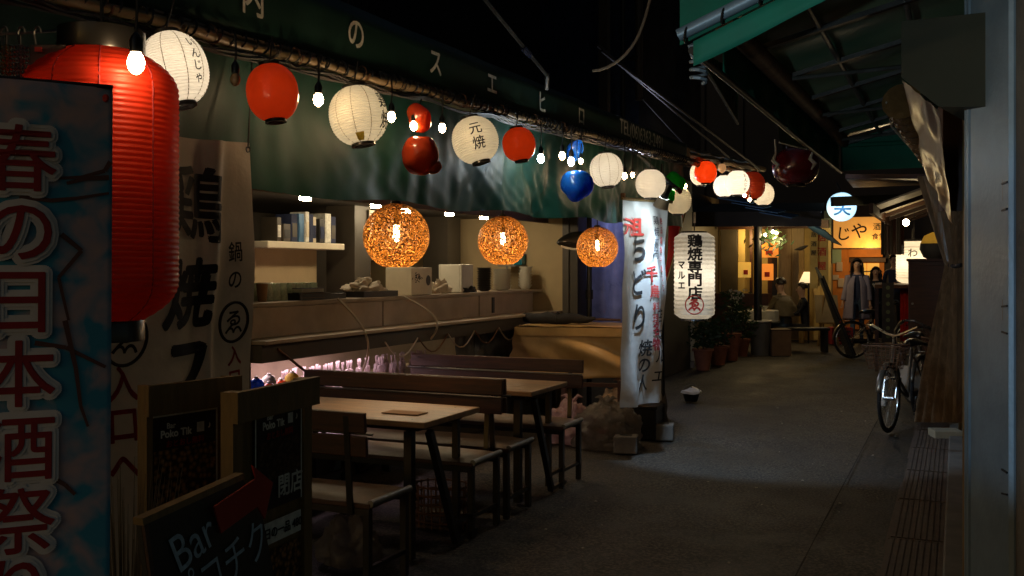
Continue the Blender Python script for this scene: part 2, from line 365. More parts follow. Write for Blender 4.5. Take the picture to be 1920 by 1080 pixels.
# ---- green vinyl curtain below the pole
def pole_z(y): return 2.30 + .24 * (y - 2.5) / 6.9
def curt(u, v):
    y = Y0 + u * (Y1 - Y0); zt = pole_z(y) - .02; zb = 1.80 + .016 * (y - 3) + .012 * math.sin(y * 5)
    z = zt + (zb - zt) * v
    f = min(1, max(0, (y - 2.8) / 3.0))
    # radiating tension folds gathered under the pole ties
    x = 0
    for c in (3.1, 4.35, 5.35, 6.15, 7.0, 7.9, 8.7):
        dy = (y - c) / (.22 + .9 * v)
        x += math.exp(-dy * dy * .8) * (noise.noise(Vector((dy * 3.2, c * 7, v * .5))) + .4 * noise.noise(Vector((dy * 8, c * 3, 4)))) * .060 * (.2 + .8 * v) * f
    x += .03 * math.sin(y * 2.1 + .4) * v + .03 * noise.noise(Vector((y * 1.6, z * 2.2, 3))) + .012 * noise.noise(Vector((y * 9, z * 1.2, 8)))
    return (AX - .03 + x * .8 - .02 * v, y, z)
cu = tag(MB().grid(curt, 420, 44).build('vinyl_curtain', M['vinyl'], smooth=True), 'dark green glossy vinyl sheet hanging in folds behind the lanterns', 'curtain')
# sign band
band = thing('awning_sign_band', (AX, 5, 2.5), 'dark green vinyl sign band with white characters and a telephone number above the lanterns', 'sign')
def bandf(x, y): return Vector((AX + .012 + (.0), x, y))
part('band', MB().grid(lambda u, v: (AX + .008 * math.sin(u * 60) * v * .6, Y0 + u * (Y1 + .02 - Y0), (2.66 + .012 * (Y0 + u * 8.8 - 5)) * v + (pole_z(Y0 + u * (Y1 - Y0)) + .01) * (1 - v)), 120, 4), 'vinyl_band', band, world=True, smooth=True, thick=.01)
part('end_return', MB().slab((-2.42, 9.44, 2.5), (-4.1, 9.44, 2.55), (-4.1, 9.44, 2.95), (-2.42, 9.44, 2.7), .015), 'vinyl_band', band, world=True)
for ch_, y in zip('鶴内のスエヒロ', (2.32, 2.95, 3.64, 4.36, 5.02, 5.76, 6.47)):
    m_ = MB(); letter(m_, ch_, bandf, y, 2.515 + .015 * (y - 3), .15, bold=.018, wx=.95); part('lettering', m_, 'letter_w', band, world=True)
m_ = MB(); letter(m_, 'TEL(06)6363-2491', bandf, 7.93, 2.60, .165, bold=.008, wx=1.0); part('lettering', m_, 'letter_w', band, world=True)
# pole with wire lashings
pl = thing('bamboo_pole', (AX + .07, 5, 2.4), 'long lashed bamboo pole carrying the string of lanterns along the awning', 'pole')
PX = AX + .045
pts = [(PX + .006 * math.sin(i), Y0 + i * (8.9 / 40), pole_z(Y0 + i * 8.9 / 40) + .006 * math.sin(i * 1.7)) for i in range(41)]
part('pole', MB().tube(pts, [.019 + (.004 if i % 3 == 0 else 0) for i in range(41)], 10), 'bamboo', pl, world=True, smooth=True)
part('second_pole', MB().tube([(PX - .02, p[1], p[2] + .032) for p in pts[8:]], .011, 8), 'bamboo', pl, world=True, smooth=True)
ls = MB(); sp = []
for i in range(1500):
    y = Y0 + .3 + i * 8.5 / 1500; a = i * .55
    rr = .026 + .012 * abs(noise.noise(Vector((y * 6, 0, 0))))
    sp.append((PX + math.cos(a) * rr * .9, y, pole_z(y) + .01 + math.sin(a) * rr))
ls.tube(sp, .0042, 4)
for k in range(5):
    q = [(PX + .02 + .012 * math.sin(i * .9 + k), Y0 + .2 + i * .12, pole_z(Y0 + i * .12) - .02 - .03 * abs(math.sin(i * (.35 + .07 * k) + k))) for i in range(72)]
    ls.tube(q, .005, 4)
part('wire_lashing', ls, 'wire', pl, world=True)['kind'] = 'stuff'
for i in range(46):
    y = 2.2 + i * .158
    if rnd.random() < .75:
        t_ = [(PX + math.cos(a) * .032, y + a * .004, pole_z(y) + .008 + math.sin(a) * .034) for a in [k * .7 for k in range(10)]]
        o = MB().tube(t_, .004, 4).build('tie', M['wire'] if i % 3 else M['rust'], pl, world=True)

# ------------------------------------------------------------------ lights helper
def plight(name, loc, c, e, rad=.02, parent=None):
    l = bpy.data.lights.new(name, 'POINT'); l.energy = e; l.color = c; l.shadow_soft_size = rad
    o = bpy.data.objects.new(name, l); col.objects.link(o); o.location = loc
    if parent is not None: o.parent = parent
    return o
# bulbs
WARM = (1, .66, .34)
def bulb(px, py, d, r=.016, lit=True, cool=False, label='', top=None):
    c = pt(px, py, d); t = thing('string_bulb', c, label, 'bulb', 'bare bulbs hanging from the lantern pole')
    prof = [(.3 * r, 1.25 * r), (.75 * r, .9 * r), (r, .1 * r), (.9 * r, -.6 * r), (.5 * r, -1.15 * r), (.05 * r, -1.35 * r)]
    part('glass', MB().lathe(prof, 10), (E['bulb_cool'] if cool else E['bulb']) if lit else E['dead'], t, smooth=True)
    part('socket', MB().lathe([(.35 * r, 1.1 * r), (.75 * r, 1.2 * r), (.8 * r, 2.6 * r), (.45 * r, 3.3 * r), (.2 * r, 3.6 * r)], 10, caps=True), 'black_pl', t, smooth=True)
    zt = (pole_z(c.y) - c.z - .03) if top is None else top
    if zt > 3.6 * r: part('cord', MB().tube([(0, 0, 3.4 * r), (.004, 0, zt * .6), (.0, 0, zt)], .004, 6), 'wire', t)
    return t
def dA(px, X=AX + .23):
    u = (px - 960) / FPX; return X / (-SN + u * CN)
bulb(255, 118, 2.42, .021, label='large lit bulb in front of the top of the big red lantern')
bulb(441, 149, dA(441), .017, lit=False, label='unlit bulb between the first white lantern and the first red ball lantern')
bulb(597, 187, dA(597), .019, label='lit bulb between the red ball lantern and the white lantern with the ochre patch')
bulb(734, 219, dA(734), .017, label='lit bulb touching the right edge of the white lantern with the ochre patch')
bulb(776, 236, dA(776), .0165, label='lit bulb inside the torn red shell', top=.06)
bulb(829, 240, dA(829), .0165, label='lit bulb just right of the torn red shell')
bulb(1014, 297, dA(1014) + .2, .02, cool=True, label='bright white bulb just right of the shiny red ball lantern')
bulb(1054, 292, dA(1054), .019, label='lit bulb touching the left of the torn blue shell')
bulb(1071, 303, dA(1071), .021, cool=True, label='white bulb just under the torn blue shell')
bulb(1089, 302, dA(1089), .014, label='small lit bulb on the right of the torn blue shell')
bulb(1171, 330, dA(1171), .018, label='lit bulb just right of the white lantern above the narrow banner')
bulb(1186, 328, dA(1186), .015, label='small lit bulb left of the lantern above the clip lamp')
bulb(1284, 349, dA(1284), .018, label='lit bulb beside the green shell at the awning corner', top=.08)

# ------------------------------------------------------------------ round lanterns
def ball(px, py, d, rw, rh, m, label, ribs=20, tilt=(0, 0), text=None, tang=0, glow=2.0, seams=True, gcol=(1, .82, .62), group='round lanterns on the pole', name='paper_lantern', capm='black_pl', txm='ink', tx=.62, cord=True, patch=False, tsz=None):
    c = pt(px, py, d); t = thing(name, c, label, 'lantern', group)
    rw = rw * d / FPX; rh = rh * d / FPX; rot = Matrix.Rotation(tilt[1], 3, 'X') @ Matrix.Rotation(tilt[0], 3, 'Y')
    prof = []; n = ribs * 4 if ribs else 26
    def rad(z):
        k = max(-.999, min(.999, z / rh)); return rw * (1 - abs(k) ** 2.25) ** .5
    z0 = rh * .93
    for i in range(n + 1):
        z = z0 - 2 * z0 * i / n; r_ = rad(z)
        if ribs: r_ += rw * .017 * (abs(math.cos(i * math.pi / 4)) * 2 - 1)
        prof.append((r_, z))
    part('shade', MB().lathe(prof, 36, rot=rot), m, t, smooth=True)
    rc = rad(z0)
    for s_ in (1, -1):
        cap = MB().lathe([(rc * 1.04, z0 * s_ - s_ * .004), (rc * 1.08, s_ * (z0 + rh * .09)), (rc * .85, s_ * (z0 + rh * .10)), (rc * .8, s_ * z0)], 20, rot=rot)
        part('cap', cap, capm, t, smooth=True)
    if s_: part('bottom_bar', MB().bar(rot @ Vector((-rc, 0, -z0 - rh * .05)), rot @ Vector((rc, 0, -z0 - rh * .05)), rh * .05), capm, t)
    yawv = math.atan2(CAM.y - c.y, CAM.x - c.x)
    if seams:
        for k in range(5):
            a = yawv - 1.05 + k * .62 + tang * .2
            q = [rot @ Vector((math.cos(a) * (rad(z) + .0006), math.sin(a) * (rad(z) + .0006), z)) for z in [z0 * (1 - i / 7) for i in range(15)]]
            part('seam', MB().tube(q, rw * .011, 5), 'seam', t)
    if patch:
        fn = lambda x, y: rot @ Vector((math.cos(yawv - x / rw) * (rad(y) + .002), math.sin(yawv - x / rw) * (rad(y) + .002), y))
        part('patch', MB().grid(lambda u, v: fn(-.012 + u * .045, -rh * .9 + v * rh * .22), 6, 6), 'ochre', t)
    if text:
        sz = tsz or rh * 2 * tx / len(text)
        def fn(x, y):
            a = yawv + tang + x / rw; r_ = rad(y) + .0025; return rot @ Vector((math.cos(a) * r_, math.sin(a) * r_, y))
        fn2 = lambda x, y: fn(x, y)
        mb_ = MB(); column(mb_, text, fn2, 0, rh * tx * (1 - 1 / len(text)) , sz * .95, sz * 1.03, bold=.012, fine=.012)
        part('lettering', mb_, txm, t)
    if glow: plight('lantern_glow', (0, 0, 0), gcol, glow, .03, t)
    if cord:
        zz = pole_z(c.y) - c.z
        if zz > rh: part('hook', MB().tube([rot @ Vector((0, 0, rh)), Vector((.0, 0, max(rh + .01, zz)))], .003, 5), 'wire', t)
    return t
WG = .46
ball(327, 130, dA(327) - .12, 61, 72, M['paper'], 'white ribbed round lantern with brush writing behind the big red lantern', 24, tilt=(R(-14), R(4)), text='いんじゃ', tang=.72, glow=WG * 1.25, tx=.62)
ball(511, 174, dA(511), 48, 56, M['plastic_red'], 'smooth red ball lantern, the largest ball lantern of red on the pole', 0, tilt=(R(-8), 0), glow=.2, gcol=(1, .6, .3), seams=False, name='red_ball_lantern')
ball(672, 217, dA(672), 54, 57, M['paper_old'], 'yellowed white round lantern with an ochre patch at its bottom', 22, tilt=(R(-10), R(2)), text='鶏焼', tang=1.12, glow=WG * 1.0, patch=True)
ball(891, 263, dA(891), 43, 45, M['paper_old'], 'stained white round lantern with two black brush characters facing the street', 20, tilt=(R(-16), R(2)), text='元焼', tang=.1, glow=WG * .9, tx=.58, seams=False)
ball(973, 271, dA(973), 31, 33, M['plastic_red'], 'small shiny red ball lantern beside the two character lantern', 0, tilt=(R(-10), 0), glow=.22, gcol=(1, .6, .25), seams=False, name='red_ball_lantern')
ball(1137, 319, dA(1137), 31, 33, M['paper'], 'white round lantern with thin dark seams right of the blue shells', 18, tilt=(R(-6), 0), glow=WG * 1.3)
ball(1220, 345, dA(1220) - .1, 28, 28, M['paper'], 'plain white round lantern just above the clip lamp', 18, glow=WG * 1.3, seams=False)
ball(1271, 376, dA(1271) + .25, 25, 27, M['paper_old'], 'dim yellow round lantern at the awning corner behind the green shell', 14, glow=.22, seams=False, cord=False)
# torn shells
def shell(c, r, m, t, name, cut, rot, squash=1.0, dent=.2, sd=1):
    prof = [(r * math.sin(a) * 1.0, r * math.cos(a)) for a in [cut * i / 16 + .02 for i in range(17)]]
    def wp(p):
        n_ = noise.noise(p * (1.1 / r) + Vector((sd, 0, 0))); return p * (1 + dent * n_) * 1.0 + Vector((0, 0, 0))
    return part(name, MB().lathe(prof, 28, c=c, rot=rot, sy=squash, warp=wp), m, t, smooth=True, thick=.0025)
RX = Matrix.Rotation
def pr(px, py, d, o): return pt(px, py, d) - o
d_ = dA(786); o_ = pt(786, 250, d_)
t = thing('torn_red_lantern', o_, 'torn red plastic lantern with an open upper shell and a crumpled lower half', 'lantern', 'round lanterns on the pole')
shell(pr(786, 222, d_, o_), .066, M['plastic_red'], t, 'upper_shell', 1.75, RX(R(75), 3, 'Y') @ RX(R(35), 3, 'X') @ RX(R(200), 3, 'Z'), .8, .2, 1)
shell(pr(789, 292, d_ - .05, o_), .084, M['plastic_red'], t, 'lower_shell', 2.6, RX(R(150), 3, 'Y') @ RX(R(20), 3, 'X'), .95, .22, 4)
shell(pr(813, 313, d_ - .06, o_), .032, M['plastic_red'], t, 'neck', 2.0, RX(R(120), 3, 'Y') @ RX(R(-20), 3, 'X'), .9, .2, 6)
part('hook', MB().tube([pr(786, 205, d_, o_), pr(790, 186, d_, o_)], .003, 5), 'wire', t)
d_ = dA(1080); o_ = pt(1080, 320, d_)
t = thing('torn_blue_lantern', o_, 'torn blue plastic lantern in two crumpled halves', 'lantern', 'round lanterns on the pole')
shell(pr(1082, 288, d_ + .05, o_), .085, M['plastic_blue'], t, 'upper_shell', 1.3, RX(R(-60), 3, 'Y') @ RX(R(-25), 3, 'X'), .7, .3, 2)
shell(pr(1081, 348, d_ - .04, o_), .098, M['plastic_blue'], t, 'lower_shell', 2.5, RX(R(165), 3, 'Y') @ RX(R(12), 3, 'X'), .95, .18, 7)
plight('lantern_glow', (.0, 0, -.12), (.7, .85, 1), .12, .02, t)  # added glow inside the lower blue shell, no bulb of its own
part('hook', MB().tube([pr(1082, 300, d_, o_), pr(1082, 262, d_, o_)], .003, 5), 'wire', t)
d_ = dA(1262); o_ = pt(1262, 350, d_)
t = thing('torn_green_lantern', o_, 'crumpled bright green plastic lantern shell by the awning corner', 'lantern', 'round lanterns on the pole')
plight('lantern_glow', (.0, 0, -.02), (.9, 1, .7), .5, .02, t)  # added light to brighten the green shell, which holds no bulb
shell(Vector((0, 0, .02)), .10, M['plastic_green'], t, 'upper_shell', 1.9, RX(R(20), 3, 'Y'), .9, .25, 9)
shell(Vector((-.05, -.03, -.07)), .07, M['plastic_green'], t, 'lower_shell', 2.2, RX(R(150), 3, 'Y'), .9, .3, 12)

# cluster beyond the awning corner
fp = thing('far_lantern_pole', pt(1290, 300, 10), 'bamboo poles with a yellow lit end beyond the awning corner', 'pole')
for a, b, r_ in (((1288, 292, 9.9), (1432, 318, 12.6), .035), ((1288, 304, 9.9), (1420, 327, 12.6), .03), ((1288, 283, 10.1), (1400, 305, 12.8), .03)):
    A, B = pt(*a), pt(*b); q = [A.lerp(B, i / 14) + Vector((0, 0, .01 * math.sin(i * 2))) for i in range(15)]
    part('pole', MB().tube(q, [r_ * (1.12 if i % 3 == 0 else 1) for i in range(15)], 8), 'bamboo', fp, world=True, smooth=True)
G2 = 'lanterns beyond the awning corner'
ball(1323, 323, 10.3, 21, 22, M['plastic_red'], 'orange red ball lantern hanging under the yellow lit pole end', 0, glow=1.2, gcol=(1, .5, .14), seams=False, group=G2, cord=False, name='red_ball_lantern')
ball(1315, 326, 10.65, 21, 23, M['paper_old'], 'yellowish lantern peeping out behind the orange red ball lantern', 10, glow=1.2, seams=False, group=G2, cord=False)
ball(1358, 349, 11.4, 20, 21, M['paper'], 'white lantern on the left of the far cluster, partly covered', 10, glow=1.4, seams=False, group=G2, cord=False)
ball(1383, 343, 11.0, 22, 24, M['paper'], 'white lantern with a dotted line of writing in the far cluster', 12, glow=1.6, seams=False, group=G2, text='おんじゃ', tang=.75, cord=False, tx=.7)
ball(1409, 348, 11.5, 25, 27, M['paper_red'], 'unlit dark red lantern squeezed inside the far cluster', 10, glow=.25, seams=False, group=G2, cord=False)
ball(1431, 364, 12.1, 20, 22, M['paper_old'], 'cream lantern on the right of the far cluster', 10, glow=1.1, seams=False, group=G2, cord=False)
for (px, py, lb) in ((1396, 366, 'small bulb under the dark red lantern of the far cluster'), (1406, 374, 'lowest small bulb of the far cluster')):
    t = thing('string_bulb', pt(px, py, 11.2), lb, 'bulb', 'small bulbs of the far cluster')
    part('glass', MB().lathe([(.003, .02), (.018, .01), (.02, -.008), (.003, -.026)], 8), E['far'], t, smooth=True)
    part('socket', MB().lathe([(.012, .015), (.014, .05), (.003, .055)], 8), 'black_pl', t); part('cord', MB().tube([(0, 0, .05), (0, 0, .25)], .004, 5), 'wire', t)
t = thing('string_bulb', pt(1354, 313, 10.8), 'dim amber glass bulb between the orange red ball and the writing lantern', 'bulb', 'small bulbs of the far cluster')
part('glass', MB().lathe([(.01, .04), (.04, .02), (.045, -.02), (.03, -.05), (.003, -.07)], 10), mat('amber_bulb', (.7, .35, .1), .2, emit=(1, .5, .2), estr=.35), t, smooth=True)
part('socket', MB().lathe([(.02, .03), (.02, .09), (.003, .1)], 8), 'black_pl', t)

# big red cylinder lantern
c = pt(191, 350, 2.62); t = thing('large_red_lantern', c, 'huge glowing red barrel shaped lantern with black rims behind the blossom banner', 'lantern')
k = 2.62 / FPX; RW = 137 * k; H_ = 250 * k
prof = []
N_ = 240
for i in range(N_ + 1):
    z = H_ - 2 * H_ * i / N_; q = abs(z) / H_
    r_ = RW * (1 - max(0, (q - .70) / .30) ** 2.3 * .46)
    r_ += .0013 * math.cos(i * 2 * math.pi / 5)
    prof.append((r_, z))
bigred = mat('big_lantern_cloth', (.55, .028, .005), .55, var=.3, scale=4, transl=.45, bump=.05, coat=.12)
part('shade', MB().lathe(prof, 64), bigred, t, smooth=True)
rt = prof[0][0]
part('top_rim', MB().lathe([(rt, H_ - .004), (rt * 1.03, H_ + .004), (rt * 1.03, H_ + .058), (rt * .96, H_ + .06), (rt * .96, H_)], 40), 'black_pl', t, smooth=True)
part('bottom_rim', MB().lathe([(rt, -H_), (rt * 1.02, -H_ - .004), (rt * 1.02, -H_ - .055), (rt * .95, -H_ - .055), (rt * .95, -H_)], 40), 'black_pl', t, smooth=True)
for a in (3.9, 4.9, 5.5, 6.2):
    part('seam', MB().tube([(math.cos(a) * (r_ + .0004), math.sin(a) * (r_ + .0004), z) for r_, z in prof[::8]], .002, 5), 'dk_red_ink', t)
part('hanger', MB().tube([(0, 0, H_ + .05), (0, 0, H_ + .35)], .005, 6).bar((-rt, 0, H_ + .04), (rt, 0, H_ + .04), .012), 'wire', t)
plight('lantern_glow', (0, 0, .2), (1, .6, .3), .62, .04, t)

# white cylinder lantern
d_ = 9.35; c = pt(1302, 517, d_); t = thing('cylinder_lantern', c, 'white plastic wrapped cylinder lantern with black vertical writing and a red round crest', 'lantern')
k = d_ / FPX; RW = 37.5 * k; H_ = 80 * k; prof = []
for i in range(81):
    z = H_ - 2 * H_ * i / 80; q = abs(z) / H_; prof.append((RW * (1 - max(0, (q - .86) / .14) ** 2 * .35) + .0035 * math.cos(i * math.pi / 2), z))
part('shade', MB().lathe(prof, 40), mat('wrapped_paper', (.62, .59, .52), .28, var=.1, scale=30, transl=.5, bump=1.0, bscale=45, spec=.8), t, smooth=True)
part('rim', MB().lathe([(RW * .64, H_), (RW * .66, H_ + .015), (RW * .3, H_ + .02)], 24), 'black_pl', t); part('rim', MB().lathe([(RW * .64, -H_), (RW * .66, -H_ - .02), (RW * .6, -H_ - .02)], 24), 'black_pl', t)
yawv = math.atan2(CAM.y - c.y, CAM.x - c.x)
fc = lambda x, y: Vector((math.cos(yawv + x / RW) * (RW + .006), math.sin(yawv + x / RW) * (RW + .006), y))
m_ = MB(); column(m_, '鶏焼専門店', fc, 0.005, .325, .128, .121, bold=.035, fine=.02, wx=1.08); part('lettering', m_, 'ink', t)
m_ = MB(); column(m_, 'マルエ', fc, -.125, .10, .085, .095, bold=.04, fine=.02); part('lettering', m_, 'ink', t)
m_ = MB(); letter(m_, 'ゑ', fc, 0.0, -.27, .125, bold=.035, fine=.02)
m_.tube([fc(math.cos(a) * .082, -.27 + math.sin(a) * .085) for a in [i * math.pi / 14 for i in range(29)]], .006, 5); part('crest', m_, 'red_ink', t)
plight('lantern_glow', (0, 0, 0), (1, .9, .76), 5.0, .06, t)
part('hanger', MB().tube([(0, 0, H_ + .02), (0, 0, .62)], .006, 6), 'wire', t)
part('tag', MB().box((.0, 0, .55), (.02, .02, .1)), 'wire_w', t)

# woven globes
rattan = bpy.data.materials.new('woven_fibre_shade'); rattan.use_nodes = True
nt = rattan.node_tree; N = nt.nodes; L = nt.links; b = N['Principled BSDF']
tc = N.new('ShaderNodeTexCoord'); vo = N.new('ShaderNodeTexVoronoi'); vo.feature = 'DISTANCE_TO_EDGE'; vo.inputs['Scale'].default_value = 75
nz = N.new('ShaderNodeTexNoise'); nz.inputs['Scale'].default_value = 95; nz.inputs['Detail'].default_value = 2
L.new(tc.outputs['Object'], nz.inputs['Vector']); L.new(tc.outputs['Object'], vo.inputs['Vector'])
rp = N.new('ShaderNodeValToRGB'); rp.color_ramp.elements[0].position = .44; rp.color_ramp.elements[1].position = .56
rp.color_ramp.elements[0].color = (.03, .008, .001, 1); rp.color_ramp.elements[1].color = (.50, .215, .035, 1)
L.new(nz.outputs[0], rp.inputs[0]); L.new(rp.outputs[0], b.inputs['Base Color']); b.inputs['Roughness'].default_value = .5
tr = N.new('ShaderNodeBsdfTranslucent'); mx = N.new('ShaderNodeMixShader'); mx.inputs[0].default_value = .13
L.new(rp.outputs[0], tr.inputs[0]); L.new(b.outputs[0], mx.inputs[1]); L.new(tr.outputs[0], mx.inputs[2])
tp = N.new('ShaderNodeBsdfTransparent'); mx2 = N.new('ShaderNodeMixShader'); lt = N.new('ShaderNodeMath'); lt.operation = 'LESS_THAN'; lt.inputs[1].default_value = .035
L.new(vo.outputs['Distance'], lt.inputs[0]); n3 = N.new('ShaderNodeTexNoise'); n3.inputs['Scale'].default_value = 130; L.new(tc.outputs['Object'], n3.inputs['Vector'])
g3 = N.new('ShaderNodeMath'); g3.operation = 'GREATER_THAN'; g3.inputs[1].default_value = .56; L.new(n3.outputs[0], g3.inputs[0])
L.new(g3.outputs[0], mx2.inputs[0]); L.new(mx.outputs[0], mx2.inputs[1]); L.new(tp.outputs[0], mx2.inputs[2]); L.new(mx2.outputs[0], N['Material Output'].inputs[0])
for px, py, r_, lb in ((743, 443, 62, 'largest amber woven globe lamp hanging over the nearest table'), (943, 452, 47, 'middle amber woven globe lamp hanging over the second table'), (1120, 464, 39, 'smallest amber woven globe lamp in front of the blue plastic sheet')):
    d_ = .19 * FPX / r_; c = pt(px, py, d_); t = thing('globe_pendant_lamp', c, lb, 'lamp', 'woven globe lamps under the awning')
    prof = [(.19 * math.sin(a), .19 * math.cos(a)) for a in [.14 + (math.pi - .52) * i / 40 for i in range(41)]]
    part('shade', MB().lathe(prof, 64), rattan, t, smooth=True)
    part('bulb', MB().lathe([(.004, .045), (.016, .04), (.017, 0), (.02, -.03), (.012, -.045), (.003, -.05)], 10, c=(0, 0, .02)), E['filament'], t, smooth=True)
    part('socket', MB().lathe([(.014, .065), (.018, .075), (.018, .12), (.004, .13)], 10, caps=True), 'black_pl', t)
    part('cord', MB().tube([(0, 0, .12), (0, 0, 2.56 - c.z)], .004, 6), 'wire', t)
    part('top_ring', MB().lathe([(.03, .188), (.03, .2), (.012, .205)], 16), 'dsteel', t)
    plight('pendant_lamp_light', (0, 0, -.035), (1, .62, .30), 13.0, .02, t)

# ------------------------------------------------------------------ serving counter: things on it
CX = -4.22; CZ = 1.286
def on(px, X=CX): u = (px - 960) / FPX; return X / (-SN + u * CN) * (CN + u * SN)
GL = 'drinking glasses on the counter'
g0 = thing('drinking_glass', (-4.3, on(500), CZ), 'upturned ribbed drinking glass in the rows at the left end of the counter', 'glass', GL)
part('glass', MB().lathe([(.036, 0), (.036, .006), (.033, .06), (.030, .118), (.027, .12), (.024, .118), (.029, .06), (.033, .006)], 12), 'glassy', g0, smooth=True)
KN = {}
for c_ in bpy.data.objects:
    if c_.parent: KN.setdefault(c_.parent.name, []).append(c_)
ORD = ['first', 'second', 'third', 'fourth', 'fifth', 'sixth', 'seventh', 'eighth', 'ninth', 'tenth', 'eleventh', 'twelfth', 'thirteenth', 'fourteenth', 'fifteenth']
g0['label'] = 'upturned drinking glass at the left end of the back row on the counter'
n_ = 0
for i in range(7):
    for j in range(2):
        if i == j == 0: continue
        copy_tree(g0, loc=(-4.3 + j * .085, on(500) + i * .085 + rnd.uniform(-.008, .008), CZ), kids=KN, label='upturned drinking glass, %s from the left in the %s row on the counter' % (ORD[i], ['back', 'front'][j]))
t = thing('paper_cup', (-4.2, on(487), CZ), 'brown paper cup standing left of the drinking glasses', 'cup')
part('cup', MB().lathe([(.028, 0), (.04, .12), (.037, .12), (.026, .01)], 16), 'cardboard', t, smooth=True); part('rim', MB().lathe([(.04, .118), (.043, .121), (.04, .125)], 16), 'white', t)
def tray(px, w_, d_, h_, m_, lb, X=CX, z=CZ):
    t = thing('serving_tray', (X, on(px, X), z), lb, 'tray')
    mb = MB().box((0, 0, .006), (d_, w_, .012))
    for s_ in (1, -1): mb.box((s_ * d_ / 2, 0, h_ / 2), (.01, w_, h_)); mb.box((0, s_ * w_ / 2, h_ / 2), (d_, .01, h_))
    part('tray', mb, m_, t, bevel=.002); return t
t = tray(567, .36, .22, .05, 'dsteel', 'steel tray holding two books right of the glasses')
for i, (m_, z, lb) in enumerate((('cardboard', .035, 'brown covered book lying in the steel tray'), ('navy', .07, 'dark covered book lying on the brown book'))):
    bk = thing('book', (CX + .03, on(563), CZ + z - .02), lb, 'book')
    part('cover', MB().box((0, 0, .001), (.17, .26, .004)).box((0, 0, .031), (.17, .26, .004)).box((-.085, 0, .016), (.004, .26, .034)), m_, bk); part('pages', MB().box((0, 0, .016), (.16, .25, .026)), 'paper', bk)
tray(612, .2, .2, .04, 'dsteel', 'small dark tray by the brown column')
tray(690, .5, .24, .045, 'dsteel', 'long dark tray under the folded cloth')
def heapc(name, c, rx, ry, rz_, m_, lb, cat, sd=0, n=26, sharp=.5):
    t = thing(name, c, lb, cat)
    def f(u, v):
        a = u * 2 * math.pi; e = v * math.pi / 2; p = Vector((math.cos(a) * math.cos(e), math.sin(a) * math.cos(e), math.sin(e)))
        k = 1 + sharp * noise.noise(p * 2.3 + Vector((sd, sd, 0))) + sharp * .5 * abs(noise.noise(p * 6 + Vector((0, sd, 3))))
        return (p.x * rx * k, p.y * ry * k, max(0, p.z * rz_ * k))
    part('body', MB().grid(f, n * 2, n), m_, t, smooth=True); return t
heapc('folded_cloth', (CX, on(683), CZ + .045), .09, .2, .085, 'cloth_w', 'crumpled pale cloth lying left of the printed carton', 'cloth', 3)
# carton
t = thing('printed_carton', (CX - .02, on(771), CZ), 'pale carton with black brush drawing and a round hole in its side', 'box', rz=R(4))
part('box', MB().box((0, 0, .115), (.24, .40, .23)), 'shelfw', t, bevel=.004)
hole = MB(); hole.lathe([(.001, 0), (.045, 0)], 16, c=(.1225, .12, .12), rot=Matrix.Rotation(R(90), 3, 'Y'), sy=1); part('hole', hole, 'kdark', t)
m_ = MB()
for i in range(26):
    a = rnd.uniform(0, 6.28); c_ = Vector((.1225, -.09 + rnd.gauss(0, .045), .15 + rnd.gauss(0, .022))); m_.bar(c_, c_ + Vector((0, math.cos(a) * .03, math.sin(a) * .02)), .001, .007)
part('lettering', m_, 'ink', t)
heapc('folded_cloth', (CX, on(825), CZ), .07, .14, .11, 'cloth_w', 'crumpled pale cloth lying right of the printed carton', 'cloth', 8)
t = thing('foam_container', (CX - .05, on(864), CZ), 'open white foam box standing in the middle of the counter', 'box')
mb = MB()
for s_ in (1, -1): mb.box((s_ * .11, 0, .13), (.02, .24, .26)); mb.box((0, s_ * .11, .13), (.20, .02, .258))
part('box', mb.box((0, 0, .01), (.2, .2, .02)), 'dish', t, bevel=.006)
for i in range(3): part('rib', MB().box((.121, 0, .10 + i * .05), (.006, .22, .012)), 'dish', t)
heapc('black_cloth', (CX + .04, on(868), CZ), .06, .13, .06, 'black_cl', 'crumpled black cloth in front of the foam box', 'cloth', 5)
def stack(name, px, n, r, h, m_, lb, cat, grp, X=CX):
    base = None
    for i in range(n):
        if i == 0:
            t = thing(name, (X, on(px, X), CZ), lb.replace('@', 'lowest'), cat, grp)
            part('dish', MB().lathe([(r * .5, 0), (r * .97, h * 1.3), (r, h * 1.6), (r * .93, h * 1.5), (r * .45, h * .35)], 18), m_, t, smooth=True); base = t; kk = {t.name: list(t.children)}
        else: copy_tree(base, loc=(X + rnd.uniform(-.003, .003), on(px, X) + rnd.uniform(-.003, .003), CZ + i * h), kids=kk, label=lb.replace('@', 'topmost' if i == n - 1 else ORD[i] + ' from the bottom'))
stack('black_bowl', 908, 13, .075, .017, 'black_pl', 'black bowl, @ in the tall stack on the counter', 'bowl', 'stack of black bowls')
stack('white_plate', 941, 14, .095, .015, 'dish', 'white plate, @ in the stack beside the black bowls', 'plate', 'stack of white plates')
stack('white_bowl', 985, 7, .075, .032, 'dish', 'white bowl, @ in the stack at the right end of the counter', 'bowl', 'stack of white bowls')
t = thing('blue_container', (-4.38, on(975, -4.38), 1.545), 'clear blue plastic container on the small rack above the white bowls', 'container')
part('box', MB().box((0, 0, .055), (.16, .26, .11)), mat('clear_blue_plastic', (.03, .25, .36), .12, trans=.3, var=.1), t, bevel=.01); part('lid', MB().box((0, 0, .116), (.17, .27, .012)), 'plastic_blue', t, bevel=.004)
t = thing('small_rack', (-4.38, on(972, -4.38), CZ), 'thin metal rack over the bowls at the right end', 'rack')
part('shelf', MB().box((0, 0, .25), (.2, .62, .012)), 'steel', t)
for sy in (-.3, .3): part('leg', MB().box((0, sy, .122), (.02, .01, .245)), 'steel', t)
